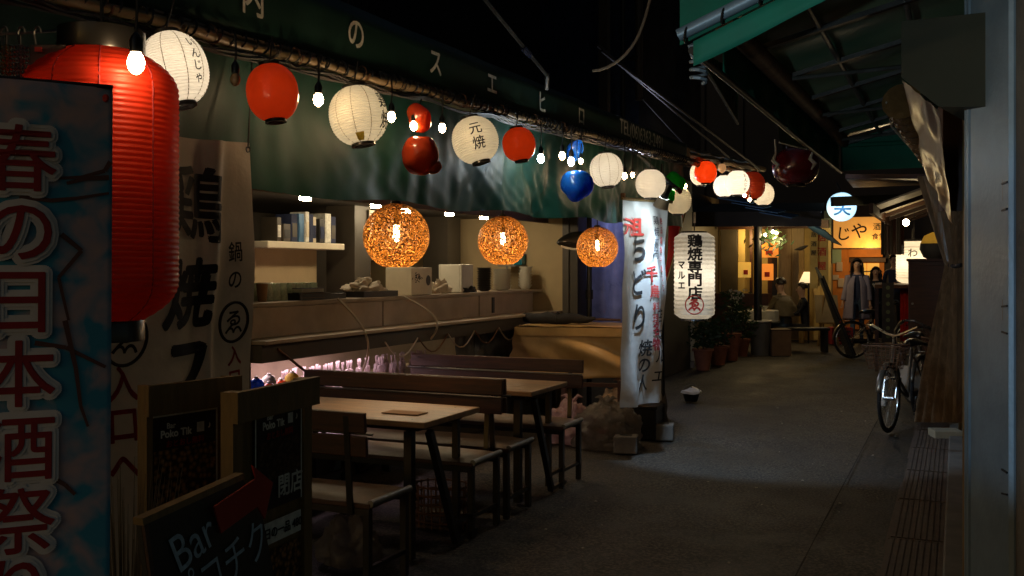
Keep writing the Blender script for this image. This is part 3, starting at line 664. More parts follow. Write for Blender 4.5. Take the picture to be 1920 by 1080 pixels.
# boxes on the kitchen shelf
cols = ['kcol', 'kcol', 'navy', 'roof_blue', 'letter_w', 'navy', 'shelfw', 'black', 'letter_w', 'navy']
yy = 6.34
names = ['dusty brown carton', 'tan carton with rounded top', 'dark blue box', 'light blue box', 'pale box', 'second dark blue box', 'white striped box', 'black box', 'white box with dark picture', 'narrow navy box']
for i in range(10):
    w_ = rnd.uniform(.05, .10); h_ = rnd.uniform(.2, .27) if i > 1 else .19 - .05 * i
    t = thing('shelf_box', (-4.96 + rnd.uniform(-.02, .02), yy + w_ / 2, 1.7235), names[i] + ' standing on the white kitchen shelf', 'box', 'boxes on the kitchen shelf')
    part('box', MB().box((0, 0, h_ / 2), (.16, w_ * .94, h_)), cols[i], t, bevel=.003)
    part('label_patch', MB().box((.082, 0, h_ * .42), (.003, w_ * .7, h_ * .5)), cols[(i * 3 + 4) % 10], t)
    yy += w_ + .004
t = thing('back_shelf', (-6.28, 9.0, 1.62), 'long dark shelf on the back wall of the kitchen', 'shelf'); part('board', MB().box((0, 0, 0), (.22, 1.9, .03)), 'shelfw', t)
for i, y in enumerate((-.7, .7)): part('bracket', MB().box((-.02, y, -.07), (.16, .02, .11)), 'dsteel', t)
bc = ['brown', 'green', 'dark', 'clear']; bm_ = [mat('brown_glass', (.12, .04, .01), .12, coat=.5), mat('green_glass', (.02, .09, .03), .12, coat=.5), 'black_pl', 'glassy']; kb_ = None
for i in range(13):
    t = thing('bottle', (-6.28 + rnd.uniform(-.04, .04), 8.15 + i * .14, 1.636), '%s glass bottle, %s from the left on the back wall shelf' % (bc[i % 4], ORD[i]), 'bottle', 'bottles on the back wall shelf'); hh = rnd.uniform(.85, 1.15)
    part('bottle', MB().lathe([(.001, 0), (.036, .002), (.037, .15 * hh), (.014, .21 * hh), (.013, .26 * hh), (.001, .262 * hh)], 12), bm_[i % 4], t, smooth=True); part('label_patch', MB().lathe([(.0378, .04), (.0378, .12)], 12), 'shelfw', t, smooth=True)
rl_ = thing('utensil_rail', (-5.15, 8.4, 1.93), 'steel rail with hanging ladles and tongs under the kitchen ceiling', 'rail'); part('rail', MB().tube([(0, -.5, 0), (0, .5, 0)], .008, 8), 'steel', rl_); part('hanger', MB().bar((0, -.45, 0), (0, -.45, .14), .01).bar((0, .45, 0), (0, .45, .14), .01), 'steel', rl_)
for i in range(6):
    y = -.4 + i * .16; t = thing('ladle', (-5.15, 8.4 + y, 1.925), 'steel ladle, %s from the left on the utensil rail' % ORD[i], 'ladle', 'ladles on the utensil rail')
    part('handle', MB().bar((0, 0, 0), (0, 0, -.24 - .02 * (i % 3)), .012, .004), 'chrome', t); part('bowl', MB().lathe([(.001, -.035), (.03, -.02), (.04, 0), (.036, 0), (.027, -.017), (.001, -.03)], 12, c=(.02, 0, -.25 - .02 * (i % 3))), 'chrome', t, smooth=True)
# hanging spice strip
t = thing('wall_calendar', (-4.83, 7.62, 1.9), 'small white gridded card hanging on the brown column', 'card')
part('card', MB().box((0, 0, 0), (.006, .09, .27)), 'shelfw', t)
for i in range(9): part('row', MB().box((.005, 0, -.11 + i * .027), (.003, .07, .008)), 'kcol', t)
# under counter
t = thing('fluorescent_tube', (-4.3, 5.9, .93), 'pink white fluorescent tube under the counter ledge', 'light')
part('tube', MB().tube([(0, -.75, 0), (0, .75, 0)], .014, 8), E['tube'], t, smooth=True)
part('housing', MB().box((0, 0, .025), (.06, 1.6, .02)), 'white', t)
lt_ = bpy.data.lights.new('tube_light', 'AREA'); lt_.shape = 'RECTANGLE'; lt_.size = .04; lt_.size_y = 1.5; lt_.energy = 11; lt_.color = (1, .70, .78)
lo = bpy.data.objects.new('tube_light', lt_); col.objects.link(lo); lo.parent = t; lo.location = (0, 0, -.02)
pb = thing('snack_pouch', (-4.2, 5.5, .615), 'clear crinkled snack pouch in the row under the counter', 'pouch', 'snack pouches under the counter')
def pouch(u, v):
    a = u * 2 * math.pi; k = 1 - abs(v * 2 - 1) ** 3; z = v * .19
    n_ = .009 * noise.noise(Vector((math.cos(a) * 2, math.sin(a) * 2, z * 34)))
    w_ = .020 * k + .004 if v < .68 else .005 + .030 * (v - .68)
    return (math.cos(a) * (w_ * .7 + n_ * k), math.sin(a) * (w_ + n_ * k), z)
part('pouch', MB().grid(pouch, 14, 22), mat('pouch_film', (.66, .56, .58), .14, var=.35, scale=30, transl=.5, alpha=.75, bump=1.0, bscale=90, spec=1.0), pb, smooth=True)
kk = {pb.name: list(pb.children)}
for i in range(1, 44):
    copy_tree(pb, loc=(-4.17 - rnd.uniform(0, .12), 5.5 + i * .046, .615), rz=rnd.uniform(-.5, .5), kids=kk)
for i, (m_, lb) in enumerate((('plastic_red', 'red'), ('white', 'white'), ('plastic_blue', 'blue'), ('ochre', 'yellow'), ('plastic_red', 'orange red'), ('white', 'cream'), ('navy', 'dark blue'), ('plastic_red', 'bright red'), ('ochre', 'mustard'), ('pinkbag', 'pink'))):
    t = thing('toy_ball', (-4.12 - .05 * (i % 2), 5.0 + i * .062, .615 + .045 + (i % 3) * .045), ['red toy ball at the lit left end of the shelf under the counter', 'white toy ball at the lit left end of the shelf under the counter', 'blue toy ball at the lit left end of the shelf under the counter', 'yellow toy ball beside the blue one under the counter', 'orange red toy ball between the yellow and the cream ones', 'cream toy ball under the lit tube', 'dark blue toy ball under the lit tube', 'bright red toy ball right of the dark blue one', 'mustard toy ball next to the clear pouches', 'pink toy ball next to the clear pouches'][i], 'toy', 'toys under the counter')
    part('ball', MB().lathe([(.05 * math.sin(a) + .001, .05 * math.cos(a)) for a in [math.pi * k / 8 for k in range(9)]], 12), m_, t, smooth=True)
    part('cap', MB().lathe([(.02, .04), (.012, .06), (.002, .062)], 8), 'white', t)
# plastic sheet right part under ledge
def psheet(u, v):
    y = 7.75 + u * 2.1; z = .50 + v * .46
    return (-4.05 + .05 * noise.noise(Vector((y * 3, z * 2, 5))) + .02 * noise.noise(Vector((y * 12, z * 9, 1))), y, z)
tag(MB().grid(psheet, 90, 24).build('plastic_sheet', mat('grey_plastic_sheet', (.12, .13, .14), .16, var=.5, scale=4, bump=.7, bscale=14, transl=.2), smooth=True), 'crinkled grey plastic sheet hanging below the right half of the counter ledge', 'sheet')
# cords
for i, (A, B, sag, lb) in enumerate((((-4.05, on(633, -4.05), 1.29), (-3.92, on(672, -3.92), .74), .12, 'pale cable looping down from the counter by the trays'),
        ((-4.05, on(755, -4.05), 1.285), (-3.9, on(800, -3.9), .93), .25, 'pale cable looping down below the printed carton'),
        ((-3.9, on(520, -3.9), 1.0), (-3.93, on(600, -3.93), .70), .2, 'dark cable hanging in front of the lit toys'))):
    A, B = Vector(A), Vector(B); q = []
    for k in range(15):
        s_ = k / 14; p = A.lerp(B, s_); p.x += .12 * math.sin(s_ * math.pi) * (1 if i < 2 else .3); p.y += sag * math.sin(s_ * 2.6) * .5; p.z -= .0 if i < 2 else sag * math.sin(s_ * math.pi) * .3; q.append(p)
    t = thing('cable', A, lb, 'cable'); part('cord', MB().tube(q, .0085, 7), 'wire_w' if i < 2 else 'rust', t, world=True, smooth=True)
for i in range(6):
    y = 6.3 + i * .5; q = [(-3.88, y + k * .07, .96 - .13 * math.sin(k / 7 * math.pi)) for k in range(8)]
    t = thing('cable', q[0], ['first', 'second', 'third', 'fourth', 'fifth', 'last'][i] + ' drooping cable loop under the ledge, counted from the lit tube', 'cable', 'drooping cable loops'); part('cord', MB().tube(q, .006, 6), 'rust' if i % 2 else 'wire_w', t, world=True, smooth=True)

# ------------------------------------------------------------------ right end of the stall
def bsheet(u, v):
    y = 10.25 + .08 * math.sin(u * 19) * (.5 + .5 * v) + .05 * noise.noise(Vector((u * 4, v * 3, 0)))
    return (-3.93 + u * .98, y, .55 + v * 1.72)
tag(MB().grid(bsheet, 70, 30).build('blue_sheet', M['bluesheet'], smooth=True), 'lavender blue translucent plastic sheet hanging behind the smallest globe lamp', 'sheet')
lt2 = thing('work_lamp', (-3.35, 10.9, 2.3), 'hooded work lamp behind the blue plastic sheet', 'lamp')
part('hood', MB().lathe([(.03, .08), (.09, 0)], 14), 'white', lt2); part('bulb', MB().lathe([(.002, .05), (.03, .03), (.03, 0), (.002, -.03)], 8), E['flood'], lt2)
plight('work_light', (0, 0, -.06), (.72, .76, 1), 26, .05, lt2)
t = thing('curtain_post', (-3.62, 10.05, 0), 'black metal post in front of the blue plastic sheet', 'post')
part('post', MB().tube([(0, 0, 0), (0, 0, 2.4)], .03, 10), 'black_pl', t, smooth=True); part('collar', MB().tube([(0, 0, 1.18), (0, 0, 1.28)], .042, 10), 'dsteel', t)
# fish ornament
fo = pt(1084, 455, 9.6); t = thing('fish_ornament', fo, 'dark fish shaped ornament with white edge left of the smallest globe lamp', 'ornament', rz=YAW)
def fish(u, v):
    x = -.21 + u * .42; hh = .075 * math.sin(min(1, u * 1.05) * math.pi) ** .6 * (1 if u < .85 else 1) + .004
    a = v * 2 * math.pi; return (x, .035 * math.cos(a) * (hh / .08), hh * math.sin(a) * 1.0 + .03 * math.sin(u * 3))
part('body', MB().grid(fish, 24, 12), 'black_pl', t, smooth=True)
part('belly', MB().grid(lambda u, v: (-.17 + u * .3, -.037, -.045 - .03 * math.sin(u * 3.1) + v * .02), 12, 2), 'dish', t, thick=.006)
part('tail', MB().add([(.19, -.004, .0), (.27, -.004, .06), (.25, -.004, 0), (.27, -.004, -.06), (.19, .004, .0), (.27, .004, .06), (.25, .004, 0), (.27, .004, -.06)], [(0, 1, 2), (0, 2, 3), (6, 5, 4), (7, 6, 4), (0, 4, 5, 1), (1, 5, 6, 2), (2, 6, 7, 3), (3, 7, 4, 0)]), 'black_pl', t)
part('cord', MB().tube([(0, 0, .08), (0, 0, .6)], .003, 5), 'wire', t)
# tarp covered table
t = thing('covered_table', (-3.3, 8.95, 0), 'low table draped with a tan tarp at the end of the counter', 'table')
P0 = Vector((-3.82, 8.55, 0)); P1 = Vector((-2.78, 8.75, 0)); P2 = Vector((-2.78, 9.5, 0)); P3 = Vector((-3.82, 9.5, 0))
part('tabletop', MB().slab(P0 + Vector((0, 0, .93)), P1 + Vector((0, 0, .93)), P2 + Vector((0, 0, .93)), P3 + Vector((0, 0, .93)), .025), 'pine', t, world=True)
def tarpf(u, v):
    per = [P3, P0, P1, P2]; L_ = u * 3; i = min(2, int(L_)); p = per[i].lerp(per[i + 1], L_ - i); out_ = (p - Vector((-3.3, 9.1, 0))).normalized()
    z = .935 - v * .45; q = p + out_ * (.012 + v * (.05 + .06 * math.sin(u * 30 - v * 5) * v ** .5 + .09 * noise.noise(Vector((u * 14 - v * 3, v * 2, 2)))))
    if i == 1: q.z = z - .02 * math.sin(u * 17) * v
    else: q.z = z
    return q
part('tarp', MB().grid(tarpf, 120, 16), 'tarp', t, world=True, smooth=True, thick=.004)
part('tarp_top', MB().grid(lambda u, v: P0.lerp(P1, u).lerp(P3.lerp(P2, u), v) + Vector((0, 0, .965 + .008 * noise.noise(Vector((u * 5, v * 5, 0))))), 16, 12), 'tarp', t, world=True, smooth=True)
part('band', MB().bar(P0 + Vector((.0, -.03, .915)), P1 + Vector((.03, -.03, .915)), .012, .075), 'tarp', t, world=True)
for p in (P0, P1, P2, P3): part('leg', MB().box(p + Vector((.03 if p.x < -3.3 else -.03, .04 if p.y < 9 else -.04, .45)), (.04, .04, .9)), 'dwood', t, world=True)
t = thing('bundled_umbrella', (-3.55, 8.95, 1.0), 'rolled black umbrella fabric lying on the tan covered table', 'umbrella', rz=R(4))
part('roll', MB().tube([(-.42 + i * .08, .01 * math.sin(i), .02 + .01 * math.sin(i * 2)) for i in range(11)], [.02, .045, .055, .05, .06, .05, .055, .05, .045, .03, .015], 12), 'black_cl', t, smooth=True)
part('handle', MB().tube([(.36, 0, .02), (.62, .03, .015)], .012, 8), 'dwood', t)
part('strap', MB().tube([(0, math.cos(a) * .062, .02 + math.sin(a) * .062) for a in [k * .5 for k in range(14)]], .005, 5), 'wire', t)
# dark stool frame below table
t = thing('timber_stand', (-3.0, 8.5, 0), 'dark timber stand half hidden under the tan covered table', 'stand')
fm = [(-3.25, 8.35), (-2.75, 8.45)]
for p in fm: part('post', MB().box((p[0], p[1], .25), (.04, .04, .5)), 'dwood', t, world=True)
part('crossbar', MB().bar((fm[0][0], fm[0][1], .46), (fm[1][0], fm[1][1], .46), .035), 'dwood', t, world=True); part('crossbar', MB().bar((fm[0][0], fm[0][1], .12), (fm[1][0], fm[1][1], .12), .03), 'dwood', t, world=True)

# banner at the stall corner
BT = (Vector((-2.43, 7.44, 0)), Vector((-2.19, 7.98, 0)))
bn = thing('corner_banner', BT[0] + Vector((0, 0, .4)), 'narrow white vinyl banner with black and red brush writing lit by the clip lamp', 'banner')
Lb = .636; nb = Vector((BT[1].y - BT[0].y, -(BT[1].x - BT[0].x), 0)).normalized()
if nb.dot(CAM - BT[0]) < 0: nb = -nb
def banner(x, y, off=0):
    s_ = x / Lb; yy_ = (y - .3) / 1.9
    sway = .05 * math.sin(yy_ * 2.8) * (1 - s_) - .04 * (1 - yy_) * s_
    w_ = .030 * math.sin(s_ * 10 + yy_ * 2.2) + .03 * math.sin(s_ * 4.1 - yy_ * 3) + 0.05 * noise.noise(Vector((s_ * 2.5, y * 2.2, 4))) + .02 * noise.noise(Vector((s_ * 7, y * 2.5, 9)))
    low = .09 * (1 - s_) * (1 - yy_) if yy_ < .5 else 0
    return BT[0].lerp(BT[1], s_) + nb * (w_ + off) + Vector((sway * .4, sway * .6, 1.5 + (y - low * .4 - 1.5) * .928))
part('sheet', MB().grid(lambda u, v: banner(u * Lb, (.36 - .03 * u) + v * (2.09 - .36 + .03 * u)), 40, 90), 'vinyl_w', bn, world=True, smooth=True)
fb = lambda x, y: banner(x, y, .013)
m_ = MB(); column(m_, 'ちどり', fb, .24, 1.68, .25, .29, bold=.02, fine=.03, wx=.72, shear=.1); column(m_, '焼の人', fb, .30, .83, .15, .15, bold=.02, fine=.03, wx=.9, shear=.1)
column(m_, '鶏焼専門', fb, .42, 1.93, .085, .10, bold=.01, fine=.03); column(m_, '店マルエ', fb, .46, 1.10, .13, .175, bold=.012, fine=.03)
part('lettering', m_, 'ink', bn, world=True)
m_ = MB(); letter(m_, '元', fb, .075, 1.86, .17, bold=.02, fine=.03, rot=-.1); letter(m_, '祖', fb, .22, 1.87, .17, bold=.03, fine=.03)
column(m_, '絶品鶏焼料理の店', fb, .53, 1.93, .065, .085, bold=.01, fine=.03)
letter(m_, '千', fb, .37, 1.46, .15, bold=.03, fine=.03, wx=.8); letter(m_, '鳥', fb, .39, 1.31, .12, bold=.015, fine=.03, wx=.8); column(m_, '料理', fb, .40, 1.18, .09, .10, bold=.01, fine=.03, wx=.8)
part('lettering', m_, 'red_ink', bn, world=True)
m_ = MB(); column(m_, '名物', fb, .405, .99, .12, .13, bold=.03, fine=.03, wx=.7); part('lettering', m_, 'dk_red_ink', bn, world=True)
part('top_rod', MB().tube([banner(-.02, 2.1), banner(Lb + .03, 2.1)], .012, 8), 'pine', bn, world=True)
part('clip', MB().box(banner(.01, 2.12), (.03, .03, .05)), 'rust', bn, world=True)
# post + blocks
bp_ = ptZ(1243, 818, 0); t = thing('banner_post', bp_, 'slim black post with bagged foot holding up the corner of the awning', 'post')
part('post', MB().tube([(0, 0, .0), (-.03, .02, 2.45)], .022, 10), 'dsteel', t, smooth=True)
part('wrap', MB().lathe([(.05, .02), (.045, .1), (.03, .22), (.05, .3), (.028, .42)], 14, warp=lambda p: p * (1 + .4 * noise.noise(p * 18))), 'clear', t, smooth=True)
for (px, py, lb) in ((1174, 848, 'grey concrete block beside the clear rubbish bag'), (1243, 824, 'concrete block at the foot of the black post')):
    c = ptZ(px, py, 0); t = thing('concrete_block', c, lb, 'block', rz=R(12)); part('block', MB().box((0, 0, .07), (.19, .17, .14)), 'concrete', t, bevel=.01); part('recess', MB().box((0, 0, .142), (.1, .06, .004)), 'grate', t)
# black bin beside post
t = thing('black_crate', (-2.55, 8.5, 0), 'black crate standing in the shadow behind the corner banner', 'crate'); part('box', MB().box((0, 0, .14), (.3, .25, .28)), 'black_pl', t, bevel=.01); part('rim', MB().box((0, 0, .29), (.33, .28, .03)), 'black_pl', t, bevel=.006)
# clip lamp
lp = pt(1241, 382, 7.75); t = thing('clip_lamp', lp, 'clip on spotlight with white head shining down on the corner banner', 'lamp')
tgt = banner(.25, 1.5); dr = (tgt - lp).normalized(); q = dr.to_track_quat('-Z', 'Y').to_matrix()
part('head', MB().lathe([(.035, .05), (.05, .03), (.062, -.03), (.058, -.03), (.045, .02)], 18, rot=q), 'white', t, smooth=True)
part('body', MB().tube([-dr * .05, -dr * .17], [.032, .03], 12), 'black_pl', t, smooth=True)
part('lens', MB().lathe([(.001, -.022), (.05, -.024)], 16, rot=q), E['bulb_cool'], t)
part('arm', MB().tube([-dr * .15, pt(1270, 352, 7.9) - lp], .010, 6), 'dsteel', t)
sp_ = bpy.data.lights.new('spot', 'SPOT'); sp_.energy = 88; sp_.color = (.50, .73, 1); sp_.spot_size = R(84); sp_.spot_blend = .35; sp_.shadow_soft_size = .03
so = bpy.data.objects.new('spot', sp_); col.objects.link(so); so.parent = t; so.location = dr * .04
so.rotation_euler = (Vector((.26, .50, -1))).normalized().to_track_quat('-Z', 'Y').to_euler()
t = thing('awning_strut', pt(1196, 290, 8.0), 'straight grey metal strut crossing in front of the white lantern above the clip lamp', 'strut')
part('strut', MB().tube([pt(1196, 290, 7.85), pt(1272, 356, 7.95)], .014, 8), 'steel', t, world=True, smooth=True); part('end_cap', MB().tube([pt(1270, 354, 7.94), pt(1276, 360, 7.97)], .02, 8), 'dk_red_ink', t, world=True)
# red flag
t = thing('red_flag', (-2.6, 9.25, 1.3), 'red cloth flag hanging in a triangle behind the corner banner', 'flag')
def flagf(u, v):
    a = pt(1283, 392, 9.7).lerp(pt(1248, 520, 9.7), v); b_ = pt(1252, 415, 9.7).lerp(pt(1247, 525, 9.7), v)
    p = a.lerp(b_, u); p.y += .05 * math.sin(u * 7 + v * 2) ; return p
part('cloth', MB().grid(flagf, 16, 20), 'redcloth', t, world=True, smooth=True, thick=.003)
part('pole', MB().tube([pt(1290, 380, 9.75), pt(1245, 545, 9.75)], .008, 6), 'pine', t, world=True)

# rubbish bags
def bag(c, rx, ry, rz_, sd, lb, m_='clear'):
    t = thing('rubbish_bag', c, lb, 'bag', 'rubbish bags by the benches')
    def f(u, v):
        a = u * 2 * math.pi; e = -.3 + v * (math.pi / 2 + .3); p = Vector((math.cos(a) * math.cos(e), math.sin(a) * math.cos(e), math.sin(e)))
        k = 1 + .28 * noise.noise(p * 2.4 + Vector((sd, 0, 0))) + .16 * abs(noise.noise(p * 6 + Vector((0, sd, 0)))) + .05 * noise.noise(p * 17)
        return (p.x * rx * k, p.y * ry * k, max(.004, p.z * rz_ * k + rz_ * .25))
    part('bag', MB().grid(f, 60, 30), m_, t, smooth=True)
    z = rz_ * 1.2
    part('knot', MB().tube([(0, 0, z), (.01, 0, z + .03), (0, .01, z + .05)], [.03, .012, .02], 8), m_, t, smooth=True)
    for s_ in (1, -1): part('tie_end', MB().tube([(0, 0, z + .03), (s_ * .06, .01, z + .09), (s_ * .1, 0, z + .08)], [.012, .018, .004], 6), m_, t, smooth=True)
    for i in range(5):
        a = rnd.uniform(0, 6.28); r_ = rnd.uniform(.2, .65)
        mb = MB().box((math.cos(a) * rx * r_, math.sin(a) * ry * r_, rz_ * rnd.uniform(.3, .8)), (.09, .06, .05), Matrix.Rotation(rnd.uniform(0, 3), 3, 'Z') @ Matrix.Rotation(rnd.uniform(0, 3), 3, 'X'))
        part('rubbish', mb, rnd.choice(['pinkbag', 'tarp', 'dish', 'cardboard', 'ochre']), t)
c1 = ptZ(1118, 845, 0); c1.y += .25
bag(c1, .30, .24, .27, 2, 'large clear rubbish bag with grey green filling beside the concrete block')
c2 = ptZ(1150, 820, 0); c2.y += .3
bag(c2, .24, .2, .33, 5, 'tan clear rubbish bag leaning behind the concrete block', mat('tan_bag_film', (.42, .30, .20), .18, var=.3, scale=12, transl=.35, alpha=.8, bump=1.0, bscale=26))
c3 = ptZ(1048, 838, 0); c3.y += .3
bag(c3, .24, .2, .26, 9, 'pinkish rubbish bag half hidden behind the bench end', mat('pink_bag_film', (.52, .34, .34), .18, var=.3, scale=12, transl=.35, alpha=.8, bump=1.0, bscale=26))
t = thing('water_bottle', ptZ(1076, 775, .12) , 'clear bottle with a dark cap standing between the bags and the dark frame', 'bottle')
part('bottle', MB().lathe([(.03, -.12), (.033, -.1), (.033, .06), (.012, .11), (.012, .13)], 12), 'glassy', t, smooth=True); part('cap', MB().lathe([(.014, .13), (.014, .15), (.002, .151)], 10), 'black_pl', t)
# bowl on the road
c = ptZ(1296, 752, 0); t = thing('small_pail', c, 'small dark pail heaped with white cloth standing on the road', 'pail')
part('pail', MB().lathe([(.07, 0), (.10, .10), (.105, .105), (.095, .1)], 18), 'dsteel', t, smooth=True); part('cloth', MB().lathe([(.115, .09), (.11, .115), (.06, .135), (.01, .16)], 18, warp=lambda p: p * (1 + .2 * noise.noise(p * 25))), 'dish', t, smooth=True)
part('handle', MB().tube([(.1 * math.cos(a), 0, .1 + .09 * math.sin(a)) for a in [math.pi * k / 8 for k in range(9)]], .003, 5), 'steel', t)

# ------------------------------------------------------------------ tables and benches
BL = 1.42
def table(lab, x, y, rz=0):
    t = thing('dining_table', (x, y, 0), lab, 'table', 'tables of the stall', rz)
    part('tabletop', MB().box((0, 0, .705), (1.55, .64, .032)), 'wood', t, bevel=.005)
    part('top_frame', MB().box((0, 0, .675), (1.4, .5, .026)), 'dsteel', t)
    for sx in (1, -1):
        X = sx * .66
        for sy in (-.24, .24): part('screw', MB().lathe([(.001, .7225), (.006, .7222), (.007, .7212)], 8, c=(X, sy, 0)), 'steel', t)
        part('leg', MB().bar((X, -.27, 0), (X, -.27, .665), .045), 'black_pl', t); part('leg', MB().bar((X, .25, 0), (X, .25, .665), .035), 'black_pl', t)
        part('brace', MB().bar((X + sx * .1, -.24, .665), (X + sx * .1, .06, .02), .036, up=(1, 0, 0)), 'black_pl', t)
        part('foot_bar', MB().bar((X + sx * .1, .04, .03), (X + sx * .1, .3, .03), .025, up=(1, 0, 0)), 'black_pl', t); part('foot_bar', MB().bar((X + sx * .1, .02, .13), (X + sx * .1, .3, .13), .022, up=(1, 0, 0)), 'black_pl', t)
    return t
table('near dining table with pale wood top under the largest globe lamp', -3.24, 4.70)
table('further dining table with pale wood top, standing beyond the back to back benches', -3.24, 6.08)
def bench(lab, y, face):
    """face +1: sitter looks towards +Y"""
    t = thing('bench', (-3.16, y, 0), lab, 'bench', 'benches of the stall', 0 if face > 0 else math.pi)
    seat = MB()
    for sx in (1, -1): pass
    part('seat', MB().grid(lambda u, v: ((u - .5) * BL, (v - .5) * .36 - 0, .425 + .022 * (1 - (abs(v * 2 - 1)) ** 4) * (1 - abs(u * 2 - 1) ** 14) + .003 * noise.noise(Vector((u * 9, v * 5, y)))), 40, 12), 'cushion', t, smooth=True)
    part('seat_board', MB().box((0, 0, .412), (BL, .37, .024)), 'dwood', t, bevel=.004)
    part('seat_frame', MB().box((0, .17, .385), (BL - .02, .03, .03)).box((0, -.17, .385), (BL - .02, .03, .03)), 'dsteel', t)
    for sx in (1, -1):
        X = sx * (BL / 2 - .02)
        part('end_rail', MB().tube([(X + sx * .02, -.18, .425), (X + sx * .02, .18, .425)], .017, 10), 'steel', t, smooth=True)
        part('leg', MB().bar((X, .16, 0), (X, .16, .4), .032), 'black_pl', t)
        part('leg', MB().bar((X, -.17, 0), (X, -.17, .4), .032), 'black_pl', t)
        part('back_post', MB().bar((X - sx * .08, -.19, .37), (X - sx * .08, -.225, .83), .03, .012, up=(0, 1, 0)), 'black_pl', t)
        part('stretcher', MB().bar((X, .15, .12), (X, -.16, .12), .02), 'black_pl', t)
    for k, z in enumerate((.69, .80)): part('back_plank', MB().box((0, -.205 - .012 * k, z), (BL, .022, .094), Matrix.Rotation(R(4), 3, 'X')), 'dwood', t, bevel=.004)
    part('back_rail', MB().tube([(-BL / 2, -.192, .745), (BL / 2 + .02, -.192, .745)], .006, 6), 'steel', t)
    return t
bench('bench nearest the camera with its dark backrest turned to the menu boards', 4.03, 1)
bench('bench on the far side of the near table, facing the camera', 5.08, -1)
bench('bench back to back behind the near table, turned to the further table', 5.56, 1)
bench('bench beyond the further table, in front of the tan covered table', 6.46, -1)
def fbag(c, m_, lb, nm, cat): heapc(nm, c, .16, .14, .22, m_, lb, cat, 4, 18, .4)
fbag((-2.85, 4.3, 0), 'clear', 'clear plastic bag slumped under the nearest bench', 'plastic_bag', 'bag')
t = thing('wire_basket', (-2.75, 5.1, 0), 'woven basket standing on the ground under the bench that faces the camera', 'basket')
for i in range(5): part('hoop', MB().tube([(.17 * math.cos(a), .13 * math.sin(a), .04 + i * .05) for a in [k * math.pi / 12 for k in range(25)]], .006, 5), 'rust', t)
for k in range(20): a = k * math.pi / 10; part('stake', MB().bar((.165 * math.cos(a), .125 * math.sin(a), 0), (.172 * math.cos(a), .132 * math.sin(a), .25), .007), 'rust', t)
part('bottom', MB().box((0, 0, .01), (.26, .2, .015)), 'dwood', t)
t = thing('menu_strip', (-3.1, 6.15, .723), 'small white card lying on the further table', 'card'); part('card', MB().box((0, 0, .003), (.2, .09, .003)).box((.05, 0, .006), (.07, .05, .002)), 'paper', t)
t = thing('tray_on_table', (-2.72, 4.62, .723), 'flat dark mat lying on the near table', 'mat'); part('mat', MB().box((0, 0, .003), (.22, .12, .004)), 'cardboard', t)

# ------------------------------------------------------------------ white entrance banner (left)
bw = thing('entrance_banner', (-2.36, 2.5, 1.2), 'wide white cloth banner with large black brush characters and red entrance characters', 'banner')
WX = -2.335
def bann(x, z, off=0):
    """x metres along +Y from the left hem (0..0.80)"""
    fold = 0; y = 2.06 + x
    if x > .66: y = 2.06 + .66 + (x - .66) * .9; fold = (x - .66) * .35
    xx = WX - .012 * math.sin(x * 11 + z) + .02 * noise.noise(Vector((x * 4, z * 3, 7))) + .03 * math.exp(-((x - .63 + (1.95 - z) * .05) / .035) ** 2) - fold * .3
    xx += .018 * math.sin(x * 5 + 1) * max(0, z - 1.6) * 2
    return Vector((xx + off, y, z - .015 * math.sin(x * 3.9) + .045 * (x - .2) * .3))
part('sheet', MB().grid(lambda u, v: bann(u * .84, .42 + v * 1.53), 90, 60), 'cloth_w', bw, world=True, smooth=True)
fb2 = lambda x, y: bann(x, y, .005)
m_ = MB(); letter(m_, '鶏', fb2, .53, 1.73, .27, bold=.019, fine=.03, shear=.0, rot=-.08); letter(m_, '焼', fb2, .49, 1.43, .24, bold=.035, fine=.03, shear=.16); letter(m_, 'フ', fb2, .49, 1.175, .22, bold=.05, fine=.03)
column(m_, '鍋の', fb2, .73, 1.56, .075, .10, bold=.015, fine=.03)
for cx, cz, rr in ((.21, 1.30, .085), (.735, 1.31, .07)):
    letter(m_, 'ゑ', fb2, cx, cz, rr * 1.35, bold=.012, fine=.03); m_.tube([fb2(cx + math.cos(a) * rr, cz + math.sin(a) * rr) for a in [i * math.pi / 16 for i in range(33)]], .0055, 5)
part('lettering', m_, 'ink', bw, world=True)
m_ = MB(); column(m_, '入口へ', fb2, .21, 1.16, .12, .13, bold=.022, fine=.03); column(m_, '入口', fb2, .745, 1.19, .075, .085, bold=.02, fine=.03); part('lettering', m_, 'dk_red_ink', bw, world=True)
part('grommet', MB().lathe([(.006, 0), (.012, .002), (.012, -.002)], 12, c=bann(.82, 1.925, .006), rot=Matrix.Rotation(R(90), 3, 'Y')), 'dsteel', bw, world=True)
part('hanging_cord', MB().tube([bann(.82, 1.93, .006), Vector((AX + .05, 2.9, 2.3))], .003, 5), 'wire', bw, world=True)

# ------------------------------------------------------------------ blossom poster banner
pa = pt(-120, 150, 1.56); pb_ = pt(212, 170, 1.69); zt = 1.81; zb = .62
t = thing('blossom_banner', (pb_.x, pb_.y, zb), 'tall blue banner with cherry blossom print and large dark red characters', 'banner')
A2 = Vector((pa.x, pa.y, 0)); B2 = Vector((pb_.x, pb_.y, 0)); LW = (B2 - A2).length; n2 = Vector((B2.y - A2.y, -(B2.x - A2.x), 0)).normalized()
if n2.dot(CAM - A2) < 0: n2 = -n2
def pos(x, z, off=0):
    s_ = x / LW; k = (zt - z) / (zt - zb)
    return A2.lerp(B2, s_ * (1 - .035 * k)) + n2 * (off + .006 * math.sin(s_ * 5 + z * 3)) + Vector((0, 0, z))
blos = bpy.data.materials.new('blossom_print'); blos.use_nodes = True; nt = blos.node_tree; N = nt.nodes; L = nt.links; b = N['Principled BSDF']; b.inputs['Roughness'].default_value = .6
